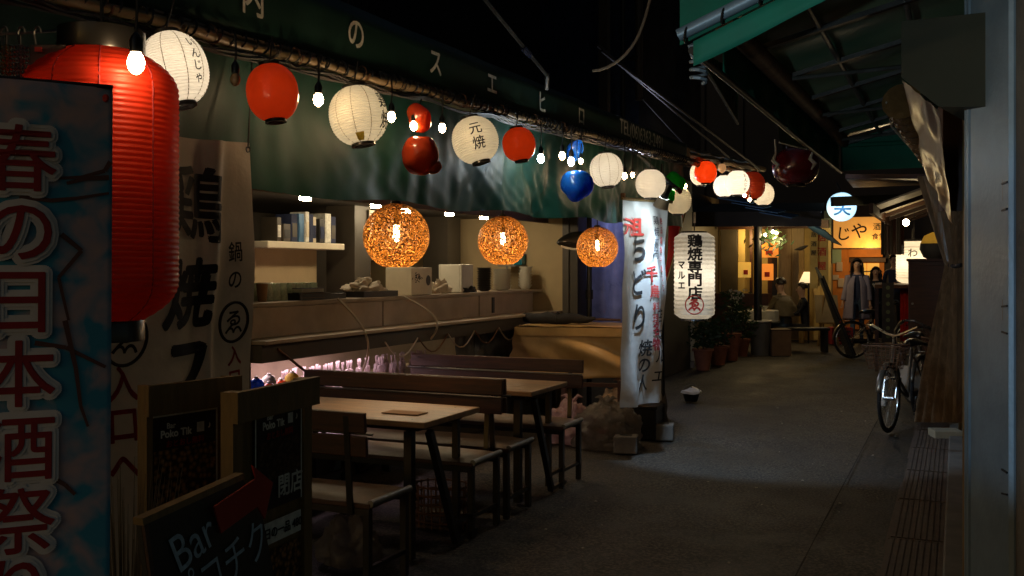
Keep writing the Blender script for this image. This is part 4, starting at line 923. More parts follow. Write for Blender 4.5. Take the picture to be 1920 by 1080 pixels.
tc = N.new('ShaderNodeTexCoord'); bl = N.new('ShaderNodeTexNoise'); bl.inputs['Scale'].default_value = 9; bl.inputs['Detail'].default_value = 2.5; bl.inputs['Distortion'].default_value = .4
L.new(tc.outputs['Object'], bl.inputs['Vector']); r1 = N.new('ShaderNodeValToRGB'); e = r1.color_ramp.elements
e[0].position = .50; e[0].color = (.05, .30, .46, 1); e[1].position = .575; e[1].color = (.50, .38, .42, 1)
x_ = e.new(.70); x_.color = (.62, .42, .40, 1)
acc = None; OO = Vector((pb_.x, pb_.y, zb))
for (px_, py_, rr_) in ((165, 195, .075), (60, 185, .06), (10, 190, .05), (175, 385, .05), (165, 540, .07), (120, 590, .04), (130, 640, .045), (160, 870, .08), (190, 820, .05), (140, 960, .05), (195, 700, .04), (60, 1060, .06)):
    pp = pos((px_ + 120) / 332 * LW, 1.5 + (505 - py_) * 1.66 / FPX) - OO
    ds = N.new('ShaderNodeVectorMath'); ds.operation = 'DISTANCE'; ds.inputs[1].default_value = pp; L.new(tc.outputs['Object'], ds.inputs[0])
    mr_ = N.new('ShaderNodeMapRange'); mr_.inputs[1].default_value = rr_; mr_.inputs[2].default_value = rr_ * .2; mr_.inputs[3].default_value = 0; mr_.inputs[4].default_value = .20; L.new(ds.outputs['Value'], mr_.inputs[0])
    if acc is None: acc = mr_
    else:
        ad = N.new('ShaderNodeMath'); ad.operation = 'MAXIMUM'; L.new(acc.outputs[0], ad.inputs[0]); L.new(mr_.outputs[0], ad.inputs[1]); acc = ad
bl.inputs['Scale'].default_value = 17; sm = N.new('ShaderNodeMath'); sm.operation = 'ADD'; L.new(bl.outputs[0], sm.inputs[0]); L.new(acc.outputs[0], sm.inputs[1])
e[0].position = .48; e[1].position = .68; x_.position = .82
L.new(sm.outputs[0], r1.inputs[0]); L.new(r1.outputs[0], b.inputs['Base Color'])
part('sheet', MB().grid(lambda u, v: pos(u * LW, zb + v * (zt - zb)), 30, 40), blos, t, world=True, smooth=True, thick=.003)
# branches of the print
mb = MB()
def bx(px, py): return ((px + 120) / 332 * LW, 1.5 + (505 - py) * 1.66 / FPX)
for pts_ in ([(208, 300), (196, 318), (150, 332), (85, 338)], [(205, 330), (160, 334), (120, 345)], [(30, 372), (90, 378), (140, 372), (205, 360)], [(110, 440), (150, 470), (105, 520), (125, 600)], [(118, 600), (140, 690), (150, 760), (165, 800)], [(60, 640), (120, 650), (200, 690)], [(95, 890), (120, 905), (140, 925)]):
    q = [pos(*bx(x, z), .0045) for x, z in pts_]
    for i in range(len(q) - 1):
        a_, b__ = q[i], q[i + 1]; wv = Vector((0, 0, 1)).cross((b__ - a_).normalized()); up_ = (b__ - a_).normalized().cross(n2).normalized() * (.0042 - .0008 * i); mb.add([a_ - up_, b__ - up_ * .8, b__ + up_ * .8, a_ + up_], [(0, 1, 2, 3)])
part('branch_print', mb, mat('branch_brown', (.13, .06, .05), .8), t, world=True)['kind'] = 'stuff'
xs = LW * (150 / 332); outl = MB(); inn = MB()
for chh, py in zip('春の日本酒祭り', (300, 437, 566, 697, 835, 968, 1095)):
    z = 1.5 + (505 - py) * 1.64 / FPX; sz = .145
    letter(outl, chh, lambda x, y: pos(x, y, .006), xs, z, sz * .80, bold=.105); letter(outl, chh, lambda x, y: pos(x, y, .0082), xs, z, sz * .80, bold=.06)
    letter(inn, chh, lambda x, y: pos(x, y, .0112), xs, z, sz * .80, bold=.010)
part('lettering_outline', outl, mat('outline_grey', (.74, .71, .72), .8), t, world=True); part('lettering', inn, 'dk_red_ink', t, world=True)
part('eyelet', MB().lathe([(.001, .001), (.006, .002), (.007, -.001)], 12, c=pos(LW - .012, zt - .018, .005), rot=Matrix.Rotation(R(90), 3, 'X')), 'red_ink', t, world=True)
part('pole', MB().tube([A2 + Vector((-.05, 0, zt + .008)), B2 + Vector((0, 0, zt + .002))], .004, 6), 'black_pl', t, world=True)

# ------------------------------------------------------------------ menu boards
def menu(pl_, pr_, ztop, zbot, label, posterbox, frame_w, photo, name='menu_board'):
    """pl_,pr_: floor points of left/right edges"""
    t = thing(name, (pr_.x, pr_.y, 0), label, 'sign'); d = (pr_ - pl_); W = d.length; d.normalize(); n = Vector((d.y, -d.x, 0))
    if n.dot(CAM - pl_) < 0: n = -n
    f = lambda x, z, o=0: pl_ + d * x + n * o + Vector((0, 0, z))
    def bb(x0, x1, z0, z1, o0, o1): return MB().add([f(x0, z0, o0), f(x1, z0, o0), f(x1, z1, o0), f(x0, z1, o0), f(x0, z0, o1), f(x1, z0, o1), f(x1, z1, o1), f(x0, z1, o1)], [(0, 1, 2, 3), (7, 6, 5, 4), (0, 4, 5, 1), (1, 5, 6, 2), (2, 6, 7, 3), (3, 7, 4, 0)])
    part('post', bb(0, frame_w, 0, ztop - .002, -.04, 0.0), 'pine', t, world=True); part('post', bb(W - frame_w, W, 0, ztop - .002, -.04, 0.0), 'pine', t, world=True)
    part('top_rail', bb(-.01, W + .01, ztop - .085, ztop, .001, .022), 'pine', t, world=True); part('back_panel', bb(frame_w, W - frame_w, zbot, ztop - .05, -.03, -.02), 'pine', t, world=True)
    part('bottom_rail', bb(frame_w, W - frame_w, zbot - .06, zbot, -.035, -.002), 'pine', t, world=True)
    x0, x1, z0, z1 = posterbox
    ps = part('poster', bb(x0, x1, z0, z1, -.019, -.008), 'poster_dk', t, world=True)
    part('poster_border', MB().add([f(x0 - .006, z0, -.0065), f(x0, z0, -.0065), f(x0, z1, -.0065), f(x0 - .006, z1, -.0065), f(x1, z0, -.0065), f(x1 + .006, z0, -.0065), f(x1 + .006, z1, -.0065), f(x1, z1, -.0065), f(x0 - .006, z1, -.0065), f(x1 + .006, z1, -.0065), f(x1 + .006, z1 + .006, -.0065), f(x0 - .006, z1 + .006, -.0065)], [(0, 1, 2, 3), (4, 5, 6, 7), (8, 9, 10, 11)]), 'letter_w', ps, world=True)
    w_ = x1 - x0; fl = lambda x, y: f(x, y, -.0045)
    m1 = MB(); letter(m1, 'Bar', fl, x0 + w_ * .28, z1 - w_ * .12, w_ * .10, bold=.03); letter(m1, 'Poko Tik', fl, x0 + w_ * .36, z1 - w_ * .22, w_ * .13, bold=.04)
    m1.add([fl(x0 + w_ * .68, z1 - w_ * .26), fl(x0 + w_ * .80, z1 - w_ * .26), fl(x0 + w_ * .80, z1 - w_ * .13), fl(x0 + w_ * .68, z1 - w_ * .13)], [(0, 1, 2, 3)]); letter(m1, '♪', fl, x0 + w_ * .88, z1 - w_ * .19, w_ * .11, bold=.02)
    part('lettering', m1, 'letter_w', ps, world=True)
    ph = bpy.data.materials.get('food_photo_' + photo) 
    if ph is None:
        ph = bpy.data.materials.new('food_photo_' + photo); ph.use_nodes = True; nt = ph.node_tree; N = nt.nodes; L = nt.links; b = N['Principled BSDF']; b.inputs['Roughness'].default_value = .28
        tc = N.new('ShaderNodeTexCoord'); v_ = N.new('ShaderNodeTexVoronoi'); v_.inputs['Scale'].default_value = 60; L.new(tc.outputs['Object'], v_.inputs['Vector'])
        r_ = N.new('ShaderNodeValToRGB'); r_.color_ramp.elements[0].color = (.50, .24, .07, 1); r_.color_ramp.elements[1].color = (.01, .006, .004, 1); r_.color_ramp.elements[0].position = .1; r_.color_ramp.elements[1].position = .62
        if photo == 'b': r_.color_ramp.elements[0].color = (.10, .075, .045, 1); r_.color_ramp.elements[1].color = (.012, .01, .008, 1)
        L.new(v_.outputs['Distance'], r_.inputs[0]); L.new(r_.outputs[0], b.inputs['Base Color'])
    m2 = MB(); zc = z1 - w_ * .42; zd = z0 + (z1 - z0) * .25
    m2.grid(lambda u, v: fl(x0 + w_ * (.02 + .96 * u), zd + (zc - zd) * v), 4, 4); part('food_picture', m2, ph, ps, world=True)
    m3 = MB(); letter(m3, 'おとおし無料', fl, x0 + w_ * .5, zc + w_ * .07, w_ * .1, bold=.02); part('lettering', m3, 'red_ink', ps, world=True)
    return t, f, W
Ab, Aw = pt(275, 722, 2.72), pt(440, 703, 2.98); Ab.z = Aw.z = 0
menu(Ab, Aw, 1.18, .72, 'wooden menu board with a dark food poster in front of the white cloth banner', (.022, .245, .76, 1.085), .02, 'a')
Bb, Bw = pt(437, 735, 2.69), pt(585, 706, 3.08); Bb.z = Bw.z = 0
tB, fB, WB = menu(Bb, Bw, 1.165, .45, 'wooden menu board with a tall narrow poster beside the near table', (.12, (Bw - Bb).length - .055, .80, 1.10), .045, 'b')
m_ = MB(); wB = (Bw - Bb).length
m_.add([fB(.12, .70, -.006), fB(wB - .055, .70, -.006), fB(wB - .055, .765, -.006), fB(.12, .765, -.006)], [(0, 1, 2, 3)]); part('strip_card', m_, 'letter_w', tB, world=True)
m_ = MB(); letter(m_, '本日の一品 480', lambda x, y: fB(x, y, -.004), (wB + .065) / 2, .733, .035, bold=.02); part('lettering', m_, 'ink', tB, world=True)
m_ = MB().grid(lambda u, v: fB(.12 + u * (wB - .175), .50 + v * .18, -.006), 3, 3); part('food_picture', m_, bpy.data.materials['food_photo_a'], tB, world=True)
m_ = MB(); letter(m_, '閉店', lambda x, y: fB(x, y, -.003), wB - .12, .86, .07, bold=.02); part('lettering', m_, 'letter_w', tB, world=True)
# chalkboard with arrow
Ca, Cb_ = pt(262, 985, 2.0), pt(455, 898, 2.35); 
t = thing('chalkboard', (Cb_.x, Cb_.y, 0), 'black chalkboard sign reading Bar with a red card arrow pointing to the stall', 'sign')
dC = Vector((Cb_.x - Ca.x, Cb_.y - Ca.y, 0)); WC = dC.length; dC.normalize(); nC = Vector((dC.y, -dC.x, 0)); nC = nC if nC.dot(CAM - Ca) > 0 else -nC
C0 = Vector((Ca.x, Ca.y, 0)); zl, zr = Ca.z, Cb_.z
def fC(x, z, o=0): return C0 + dC * x + nC * (o + (1.0 - z) * .16) + Vector((0, 0, z))
def prism(pts_, o0, o1):
    n = len(pts_); v = [fC(x, z, o0) for x, z in pts_] + [fC(x, z, o1) for x, z in pts_]
    return MB().add(v, [tuple(range(n)), tuple(reversed(range(n, 2 * n)))] + [(i, (i + 1) % n, n + (i + 1) % n, n + i) for i in range(n)])
part('board', prism([(0, .1), (WC + .14, .1), (WC + .06, zr - .1), (WC, zr), (0, zl)], -.012, 0), 'chalk', t, world=True)
part('top_edge', prism([(0, zl), (WC, zr), (WC, zr + .014), (0, zl + .014)], -.018, .006), 'pine', t, world=True)
part('side_edge', prism([(0, .1), (.012, .1), (.012, zl), (0, zl)], 0.001, .008), 'dwood', t, world=True)
av = [pt(px, py, 2.0 + (px - 262) / 193 * .35 - .05) for px, py in ((402, 950), (415, 1000), (483, 950), (497, 973), (512, 905), (473, 872), (480, 897), (440, 925))]
av2 = [p - nC * .004 for p in av]; n = len(av)
part('arrow', MB().add(av + av2, [tuple(range(n)), tuple(reversed(range(n, 2 * n)))] + [(i, (i + 1) % n, n + (i + 1) % n, n + i) for i in range(n)]), 'arrow', t, world=True)
fl = lambda x, y: fC(x, y, .004)
m_ = MB(); letter(m_, 'Bar', fl, WC * .42, zl - .07, .115, bold=.0, shear=-.12, wx=.95, rot=.22); letter(m_, 'ポコチク', fl, WC * .66, zl - .15, .105, bold=.0, wx=.9, rot=.16); part('lettering', m_, 'chalkmark', t, world=True)
# brush grass pot
c = pt(236, 1000, 2.6); t = thing('dry_grass_pot', (c.x, c.y, 0), 'pot of dry thin grass between the blossom banner and the menu board', 'plant')
part('pot', MB().lathe([(.08, 0), (.1, .3), (.11, .3), (.09, .28)], 16), 'terra', t, smooth=True)
gr = MB()
for i in range(150):
    a = rnd.uniform(0, 6.28); r_ = rnd.uniform(0, .07); l_ = rnd.uniform(.45, .75); sp_r = rnd.uniform(.02, .12)
    gr.tube([(math.cos(a) * r_, math.sin(a) * r_, .25), (math.cos(a) * (r_ + sp_r * .4), math.sin(a) * (r_ + sp_r * .4), .25 + l_ * .5), (math.cos(a) * (r_ + sp_r), math.sin(a) * (r_ + sp_r), .25 + l_)], [.0025, .002, .0006], 3)
part('foliage', gr, mat('dry_grass', (.08, .06, .03), .7), t)['kind'] = 'stuff'

# hanging goods top left
t = thing('hanging_rail', pt(40, 62, 2.5), 'thin rail with metal hooks at the top left above the blossom banner', 'rail')
part('rail', MB().tube([pt(-80, 68, 2.3), pt(135, 57, 2.75)], .004, 6), 'dsteel', t, world=True)
for px in (8, 70, 40): p = pt(px, 62, 2.5); part('hook', MB().tube([p + Vector((math.cos(a) * .012, 0, .0 + math.sin(a) * .016)) for a in [k * .55 for k in range(7)]] + [p + Vector((.0, 0, -.05))], .003, 5), 'steel', t, world=True)
for j, (px, lb) in enumerate(((12, 'gold beaded curtain strand bundle at the left edge of the picture'), (38, 'silver beaded strand bundle beside the gold one'))):
    p = pt(px, 88, 2.5); t = thing('bead_bundle', p, lb, 'ornament'); mb = MB()
    for k in range(9):
        for i in range(16):
            c_ = Vector(((k % 3 - 1) * .012 + rnd.uniform(-.002, .002), (k // 3 - 1) * .012, -i * .011)); mb.lathe([(.0005, .004), (.004, 0), (.0005, -.004)], 5, c=c_)
    part('beads', mb, mat('gold_beads', (.7, .42, .12), .2, metal=1) if j == 0 else 'chrome', t, smooth=True); part('tie', MB().tube([(0, 0, 0), (0, 0, .03)], .003, 5), 'wire', t)
p = pt(90, 95, 2.5); t = thing('packet', p, 'dusty clear packet with red mark hanging beside the beads', 'packet'); part('packet', MB().box((0, 0, -.03), (.09, .012, .09), YAW), 'clear', t, bevel=.004); part('mark', MB().box((-.01, -.02, -.0), (.018, .003, .012), YAW), 'red_ink', t)
t = thing('wooden_board', pt(95, 20, 2.95), 'dark brown board hanging behind the top of the big red lantern', 'board'); A, B = pt(62, 62, 2.95), pt(130, 56, 3.0)
part('board', MB().slab(A, B, B + Vector((0, 0, .4)), A + Vector((0, 0, .4)), .02), 'dwood', t, world=True)

# ------------------------------------------------------------------ dark building above the stall
t = thing('upper_building', (-3.6, 6, 2.9), 'dark corrugated metal building rising above the sign band', 'building')
def corrug(y0, y1, z0, z1, X, m_='corr', pitch=.09):
    mb = MB(); n = int((y1 - y0) / pitch * 4)
    mb.grid(lambda u, v: (X + .014 * math.sin(u * n / 4 * 2 * math.pi), y0 + u * (y1 - y0), z0 + v * (z1 - z0)), n, 1); return mb
k = 0
for y0 in (-1, 2.2, 5.4, 8.6, 11.8): part('wall_panel', corrug(y0, y0 + 3.19, 2.8, 7.2, -3.6 - .012 * (k % 2)), mat('blue_corrugated', (.02, .035, .08), .45, metal=.3, var=.4) if y0 == 8.6 else 'corr', t, world=True, smooth=True); k += 1
part('roof', MB().box((-6, 7, 7.25), (5.2, 17, .12)), 'corr', t, world=True)
part('lower_wall', MB().box((-3.75, 12.4, 1.45), (.1, 5.0, 2.9)), 'kdark', t, world=True)
part('corner_post', MB().box((-3.5, 10.2, 4.0), (.1, .1, 2.7)), 'kdark', t, world=True)
t = thing('drain_pipe', ptX(1196, 190, -3.45), 'pale vertical drain pipe ending above the telephone number', 'pipe')
p = ptX(1198, 188, -3.45); part('pipe', MB().tube([p, p + Vector((0, 0, 4))], .045, 10), 'kcol', t, world=True, smooth=True)
q = ptX(1168, 60, -3.5); part('pipe', MB().tube([q + Vector((0, 0, -1.2)), q + Vector((0, 0, 4))], .03, 8), 'dsteel', t, world=True, smooth=True)
for z in (0.5, 1.5): part('bracket', MB().box(p + Vector((-.06, 0, z)), (.14, .12, .03)), 'dsteel', t, world=True)
def wire(pts_, r_, m_, lb, nm='guy_wire'):
    t = thing(nm, pts_[0], lb, 'wire'); part('wire', MB().tube(pts_, r_, 6), m_, t, world=True, smooth=True); return t
W1 = wire([pt(905, -6, 5.4), pt(985, 92, 5.9), pt(1026, 142, 6.15)], .012, 'steel', 'grey rod with a blue turnbuckle slanting down to the sign band', 'tie_rod')
part('turnbuckle', MB().tube([pt(980, 88, 5.87), pt(994, 104, 5.97)], .02, 8), 'navy', W1, world=True); part('end_plate', MB().tube([pt(1026, 138, 6.15), pt(1025, 168, 6.2)], .014, 6), 'steel', W1, world=True)
wire([pt(1120, 85, 9), pt(1372, 300, 11.5)], .014, 'dsteel', 'upper of two long wires running down to the far lanterns')
wire([pt(1128, 95, 9), pt(1425, 318, 12)], .016, 'dsteel', 'lower of two long wires running down to the far lanterns')
wire([pt(1205, 185, 9), pt(1285, 272, 9.8)], .010, 'dsteel', 'short wire slanting from the drain pipe to the awning corner')
wire([pt(1220 - 110 * s_ ** 1.0 + 18 * math.sin(s_ * 3.1), 133 - 140 * (1 - s_) ** 1.7, 6.5) for s_ in [i / 12 for i in range(13)]], .010, 'wire_w', 'pale slack cable curving down against the dark building', 'slack_cable')

# ------------------------------------------------------------------ right green awning
ra = thing('green_awning', (-.8, 3.5, 2.3), 'large green canvas awning with steel pipes over the right side of the alley', 'awning')
EX = -.85
ya, yb = 3.42, 8.3; ze = 2.30
def rz_(x): return ze + (x - EX) * .40
XR = .55
def rl(x): return 2.52 + (x - EX) * .24
part('lining', MB().grid(lambda u, v: (EX + v * (XR - EX), ya + u * (yb - ya), rl(EX + v * (XR - EX)) + .03 - .03 * math.sin(u * 6 * math.pi) ** 2), 60, 12), 'canvas_dk', ra, world=True, smooth=True)
NZ = 7.5
part('near_panel', MB().slab((EX - .03, ya - .04, ze - .02), (XR, ya - .04, rz_(XR) - .02), (XR, ya - .04, rz_(XR) + .9), (EX - .03, ya - .04, ze + .55), .01), 'canvas', ra, world=True)
def val(u, v):
    x = EX + .03 + u * (XR - EX); return (x, ya - .10 + .012 * math.sin(u * 16) * v, rz_(x) - .035 - v * (.085 - .0 * u))
part('near_valance', MB().grid(val, 40, 3), 'canvas_lt', ra, world=True, smooth=True, thick=.003)
part('near_pipe', MB().tube([(EX - .03, ya - .07, ze + .01), (XR, ya - .07, rz_(XR) + .01)], .022, 12), 'rail', ra, world=True, smooth=True)
for i in range(12):
    s_ = i / 11; x = EX + s_ * (XR - EX); z = rz_(x) + .01
    part('rope_tie', MB().tube([(x + .006 * math.cos(a), ya - .07 + .027 * math.sin(a), z + .028 * math.cos(a)) for a in [k * .52 for k in range(13)]], .004, 5), 'wire', ra, world=True)
part('eave_pipe', MB().tube([(EX, ya, 2.27), (EX, (ya + yb) / 2, 2.265), (EX, yb, 2.28)], .014, 10), 'dsteel', ra, world=True, smooth=True)
part('inner_beam', MB().tube([(EX + .03, ya + .35, 2.46), (EX + .03, yb, 2.52)], .045, 12), 'rust', ra, world=True, smooth=True)
part('side_valance', MB().grid(lambda u, v: (EX - .02 + .01 * math.sin(u * 40) * v, ya + .6 + u * (yb - ya - .6), 2.50 - v * .22), 80, 3), 'canvas', ra, world=True, smooth=True, thick=.003)
part('far_valance', MB().grid(lambda u, v: (EX + u * (XR - EX), yb, 2.50 - v * .21), 30, 3), 'canvas', ra, world=True, thick=.003)
part('far_gable', MB().slab((EX, yb + .01, 2.45), (XR, yb + .01, 2.45), (XR, yb + .01, rl(XR)), (EX, yb + .01, 2.52), .01).tube([(EX, yb - .02, 2.49), (XR, yb - .02, 2.49)], .018, 8), 'canvas', ra, world=True)
for i in range(7):
    y = ya + .35 + i * .74
    part('rafter', MB().bar((EX, y, rl(EX) - .035), (XR, y, rl(XR) - .035), .022, .035, up=(0, 1, 0)), 'dsteel', ra, world=True)
for z_, x_0 in ((.10, -.55), (.32, -.2)): part('purlin', MB().tube([(x_0, ya + .1, rl(x_0) - .03), (x_0, yb, rl(x_0) - .03)], .014, 8), 'steel', ra, world=True)
for i in range(3): part('brace', MB().tube([(EX + .05, ya + 1.8 + i * 1.3, 2.48), (-.02, ya + 2.3 + i * 1.3, 2.60)], .011, 8), 'steel', ra, world=True)
# brackets hanging under the awning edge with striped side curtains
for (a, b_, c_, lb, d0, d1) in (((1310, 92), (1385, 140), (1383, 232), 'striped beige side panel with rope lashing hanging under the near awning corner', 3.9, 4.9), ((1457, 212), (1512, 250), (1512, 280), 'second striped beige side panel above the dark red lantern', 7.0, 8.0)):
    t = thing('striped_flap', pt(*a, d0), lb, 'flap')
    A = pt(*a, d0); B = pt(*b_, d1); Cc = pt(*c_, d1); A2_ = pt(a[0] + 4, a[1] + (22 if a[0] < 1400 else 55), d0)
    n = 22
    part('cloth', MB().grid(lambda u, v: A.lerp(B, u).lerp(A2_.lerp(Cc, u), v) + Vector((.008 * math.sin(u * n * math.pi), 0, 0)), n * 3, 2), mat('striped_cloth', (.16, .12, .07), .7, var=.5, scale=16, stretch=(1, 1, .05)), t, world=True, smooth=True)
    part('cord', MB().tube([A2_, Cc], .007, 6), 'steel', t, world=True)
    if a[0] < 1400:
        part('lashing', MB().tube([A + Vector((.03 * math.cos(k * .8), .03 * math.sin(k * .8), -.004 * k)) for k in range(34)], .008, 5), 'rail', t, world=True, smooth=True)
        part('knot', MB().lathe([(.005, .03), (.035, .01), (.03, -.03), (.004, -.05)], 10, c=A + Vector((0, 0, .0)), warp=lambda p: p * (1 + .5 * noise.noise(p * 40))), 'rail', t, world=True, smooth=True)
t = ball(1492, 312, 8.4, 43, 37, mat('dark_red_lacquer', (.16, .008, .01), .25, var=.4, coat=.5), 'dark unlit red round lantern with white knotted ropes under the green awning', 0, glow=0, seams=False, group='', cord=False, name='dark_red_lantern')
for s_ in (-1, 1):
    dx = s_ * .15
    part('rope', MB().tube([(dx, -.14, .22), (dx + .01, -.16, .10), (dx - .01, -.17, .04), (dx + .03, -.17, .0), (dx, -.17, -.05)], [.008, .008, .018, .02, .006], 8), 'white', t, smooth=True)
part('hanger', MB().tube([(0, 0, .15), (0, 0, .35)], .006, 6), 'wire', t)

# shutter housing, side sheet, post rail, wall (right)
t = thing('shutter_housing', (.05, 3.6, 2.1), 'large dark box housing above the steel rail on the right', 'housing')
HA, HB = pt(1690, 505, 3.7), pt(1895, 505, 3.35)
def hp(px, py):
    r_ = pt(px, 505, 1) - CAM; e_ = HB - HA; k_ = (HA.x * e_.y - HA.y * e_.x) / (r_.x * e_.y - r_.y * e_.x); return pt(px, py, k_)
hq = [hp(1690, 40), hp(1895, 18), hp(1895, 200), hp(1760, 200), hp(1690, 145)]
part('housing', MB().add(hq + [p + Vector((.25, 1.2, 0)) for p in hq], [(4, 3, 2, 1, 0), (5, 6, 7, 8, 9), (0, 1, 6, 5), (1, 2, 7, 6), (2, 3, 8, 7), (3, 4, 9, 8), (4, 0, 5, 9)]), 'box_dk', t, world=True)
part('fold_line', MB().box(pt(1862, 120, 3.38), (.008, .006, .33)), 'black', t, world=True)
t = thing('clear_side_sheet', pt(1730, 250, 4), 'shiny brownish plastic sheet hanging slanted below the dark housing', 'sheet')
P_ = [pt(1691, 147, 3.8), pt(1758, 203, 3.65), pt(1786, 420, 4.6), pt(1737, 330, 5.4)]
part('sheet', MB().grid(lambda u, v: P_[0].lerp(P_[1], u).lerp(P_[3].lerp(P_[2], u), v) + Vector((.02 * noise.noise(Vector((u * 4, v * 5, 1))), .03 * math.sin(v * 5 + u * 2), 0)), 24, 30), mat('brown_film', (.17, .11, .085), .30, var=.35, scale=5, transl=.2, bump=.15, bscale=10, spec=.5), t, world=True, smooth=True)
t = thing('steel_rail_post', (.03, 3.4, 0), 'tall grooved steel shutter rail lit pale blue at the right edge', 'post')
a0 = pt(1808, 505, 3.6); a1 = pt(1895, 505, 3.25); dR = (a1 - a0); dR.z = 0; WR = dR.length; dR.normalize(); nR = Vector((dR.y, -dR.x, 0)); nR = nR if nR.dot(CAM - a0) > 0 else -nR
a0.z = 0
def rp_(x, o, z): return a0 + dR * x + nR * o + Vector((0, 0, z))
prof = [(0, -.25), (0, 0), (.012, .004), (.02, .0), (.02, -.012), (.032, -.012), (.032, .006), (.048, .006), (.05, -.006), (.058, -.006), (.06, .003), (.075, .003), (WR - .008, .003), (WR, -.01), (WR, -.25)]
mb = MB(); n = len(prof); mb.v = [rp_(x, o_, z) for z in (0, 2.6) for x, o_ in prof]; mb.f = [(i, i + 1, n + i + 1, n + i) for i in range(n - 1)] + [(n - 1, 0, n, 2 * n - 1)]
part('rail', mb, 'rail', t, world=True)
for py in (345, 395, 575, 622, 880, 925): 
    z = 1.5 + (505 - py) * 3.3 / FPX; part('slot', MB().bar(rp_(WR - .05, .005, z), rp_(WR - .012, .005, z + (.004 if py % 2 else -.004)), .006), 'black', t, world=True)
for z in (1.73, 1.33): part('hinge_plate', MB().add([rp_(WR - .05, .0045, z), rp_(WR - .044, .0045, z), rp_(WR - .044, .0045, z + .07), rp_(WR - .05, .0045, z + .07)], [(0, 1, 2, 3)]), 'steel', t, world=True)
t = thing('inner_door_frame', (.1, 4.2, 0), 'brown inner door frame left of the steel rail', 'frame')
part('frame', MB().box(pt(1782, 505, 4.9) * 1 + Vector((0, 0, .55)), (.10, .06, .52), YAW), mat('brown_frame_paint', (.10, .06, .05), .6), t, world=True)
part('edge', MB().box(pt(1812, 505, 4.4) + Vector((0, 0, -.35)), (.012, .05, 2.3), YAW), 'pine', t, world=True)
b0 = pt(1897, 505, 3.2); b0.z = 0
t = thing('concrete_wall', b0, 'rough concrete wall at the far right edge', 'wall')
part('wall', MB().box(b0 + Vector((.35, .12, 1.6)), (.68, .5, 3.2), YAW - .2), 'concrete', t, world=True)
t = thing('right_building', (.4, 9, 0), 'dark timber shop front behind the gathered curtain', 'building')
part('wall', MB().box((.36, 14, 4.2), (.12, 20, 8.4)), 'kdark', t, world=True)
part('upper_wall', MB().box((.9, 4.0, 4.5), (.6, 12, 3.6)), 'kdark', t, world=True)
for i in range(8): part('plank', MB().box((.245, 4.7 + i * .5, 1.1), (.02, .485, 2.1)), 'dwood', t, world=True, bevel=.004)
# bamboo roll and gathered curtain
t = thing('bamboo_blind_roll', pt(1705, 250, 6.2), 'rolled ribbed brown blind hanging at a slant below the green awning', 'blind')
A, B = pt(1690, 190, 5.6), pt(1758, 322, 6.6); q = [A.lerp(B, i / 44) for i in range(45)]
part('roll', MB().tube(q, [(.098 + .010 * math.cos(i * 1.55)) * (1 - i / 44 * .45) for i in range(45)], 14), mat('brown_rib', (.20, .10, .035), .25, var=.4, coat=.4), t, world=True, smooth=True)
part('cord', MB().tube([A + Vector((-.08, 0, 0)), pt(1700, 240, 6.0) + Vector((-.08, -.1, 0)), pt(1745, 320, 6.4)], .006, 5), 'wire_w', t, world=True)
t = thing('gathered_curtain', pt(1788, 500, 7.2), 'translucent brown vinyl curtain gathered and tied halfway up', 'curtain')
TOP = (pt(1733, 330, 7.2), pt(1806, 330, 6.4)); TIE = (pt(1779, 497, 7.0), pt(1803, 497, 6.7)); BOT = (pt(1728, 792, 7.9), pt(1808, 792, 6.9))
def gc(u, v):
    if v < .37: a, b_ = TOP[0].lerp(TIE[0], (v / .37) ** .75), TOP[1].lerp(TIE[1], v / .37)
    else: k = ((v - .37) / .63); a, b_ = TIE[0].lerp(BOT[0], k ** .8), TIE[1].lerp(BOT[1], k ** .9)
    a, b_ = a.copy(), b_.copy(); p = a.lerp(b_, u); amp = .018 + .05 * (a - b_).length
    p += Vector((-1, -.26, 0)) * amp * .75 * (math.sin(u * 52 + 1.5 * noise.noise(Vector((u * 3, v * 2, 0)))) + .5 * math.sin(u * 23 + 2)); return p
part('curtain', MB().grid(gc, 130, 60), 'curtain', t, world=True, smooth=True)
part('tie_band', MB().tube([TIE[0] + Vector((0, -.06, 0)), TIE[0].lerp(TIE[1], .5) + Vector((0, -.09, -.01)), TIE[1] + Vector((0, -.06, 0))], .014, 8), 'black_cl', t, world=True)
t = thing('wooden_prop', pt(1803, 700, 7.0), 'thin pale timber batten standing beside the foot of the curtain', 'batten'); part('batten', MB().bar(ptZ(1800, 818, 0), pt(1806, 600, 7.2), .03, .02, up=(0, 1, 0)), 'pine', t, world=True)
c = ptZ(1780, 828, 0); t = thing('wooden_step', c, 'cream wooden block at the foot of the gathered curtain', 'step', rz=YAW - .1); part('block', MB().box((0, .1, .045), (.24, .2, .09)), 'acunit', t, bevel=.006); part('shadow_gap', MB().box((0, .1, .004), (.22, .18, .008)), 'black', t)

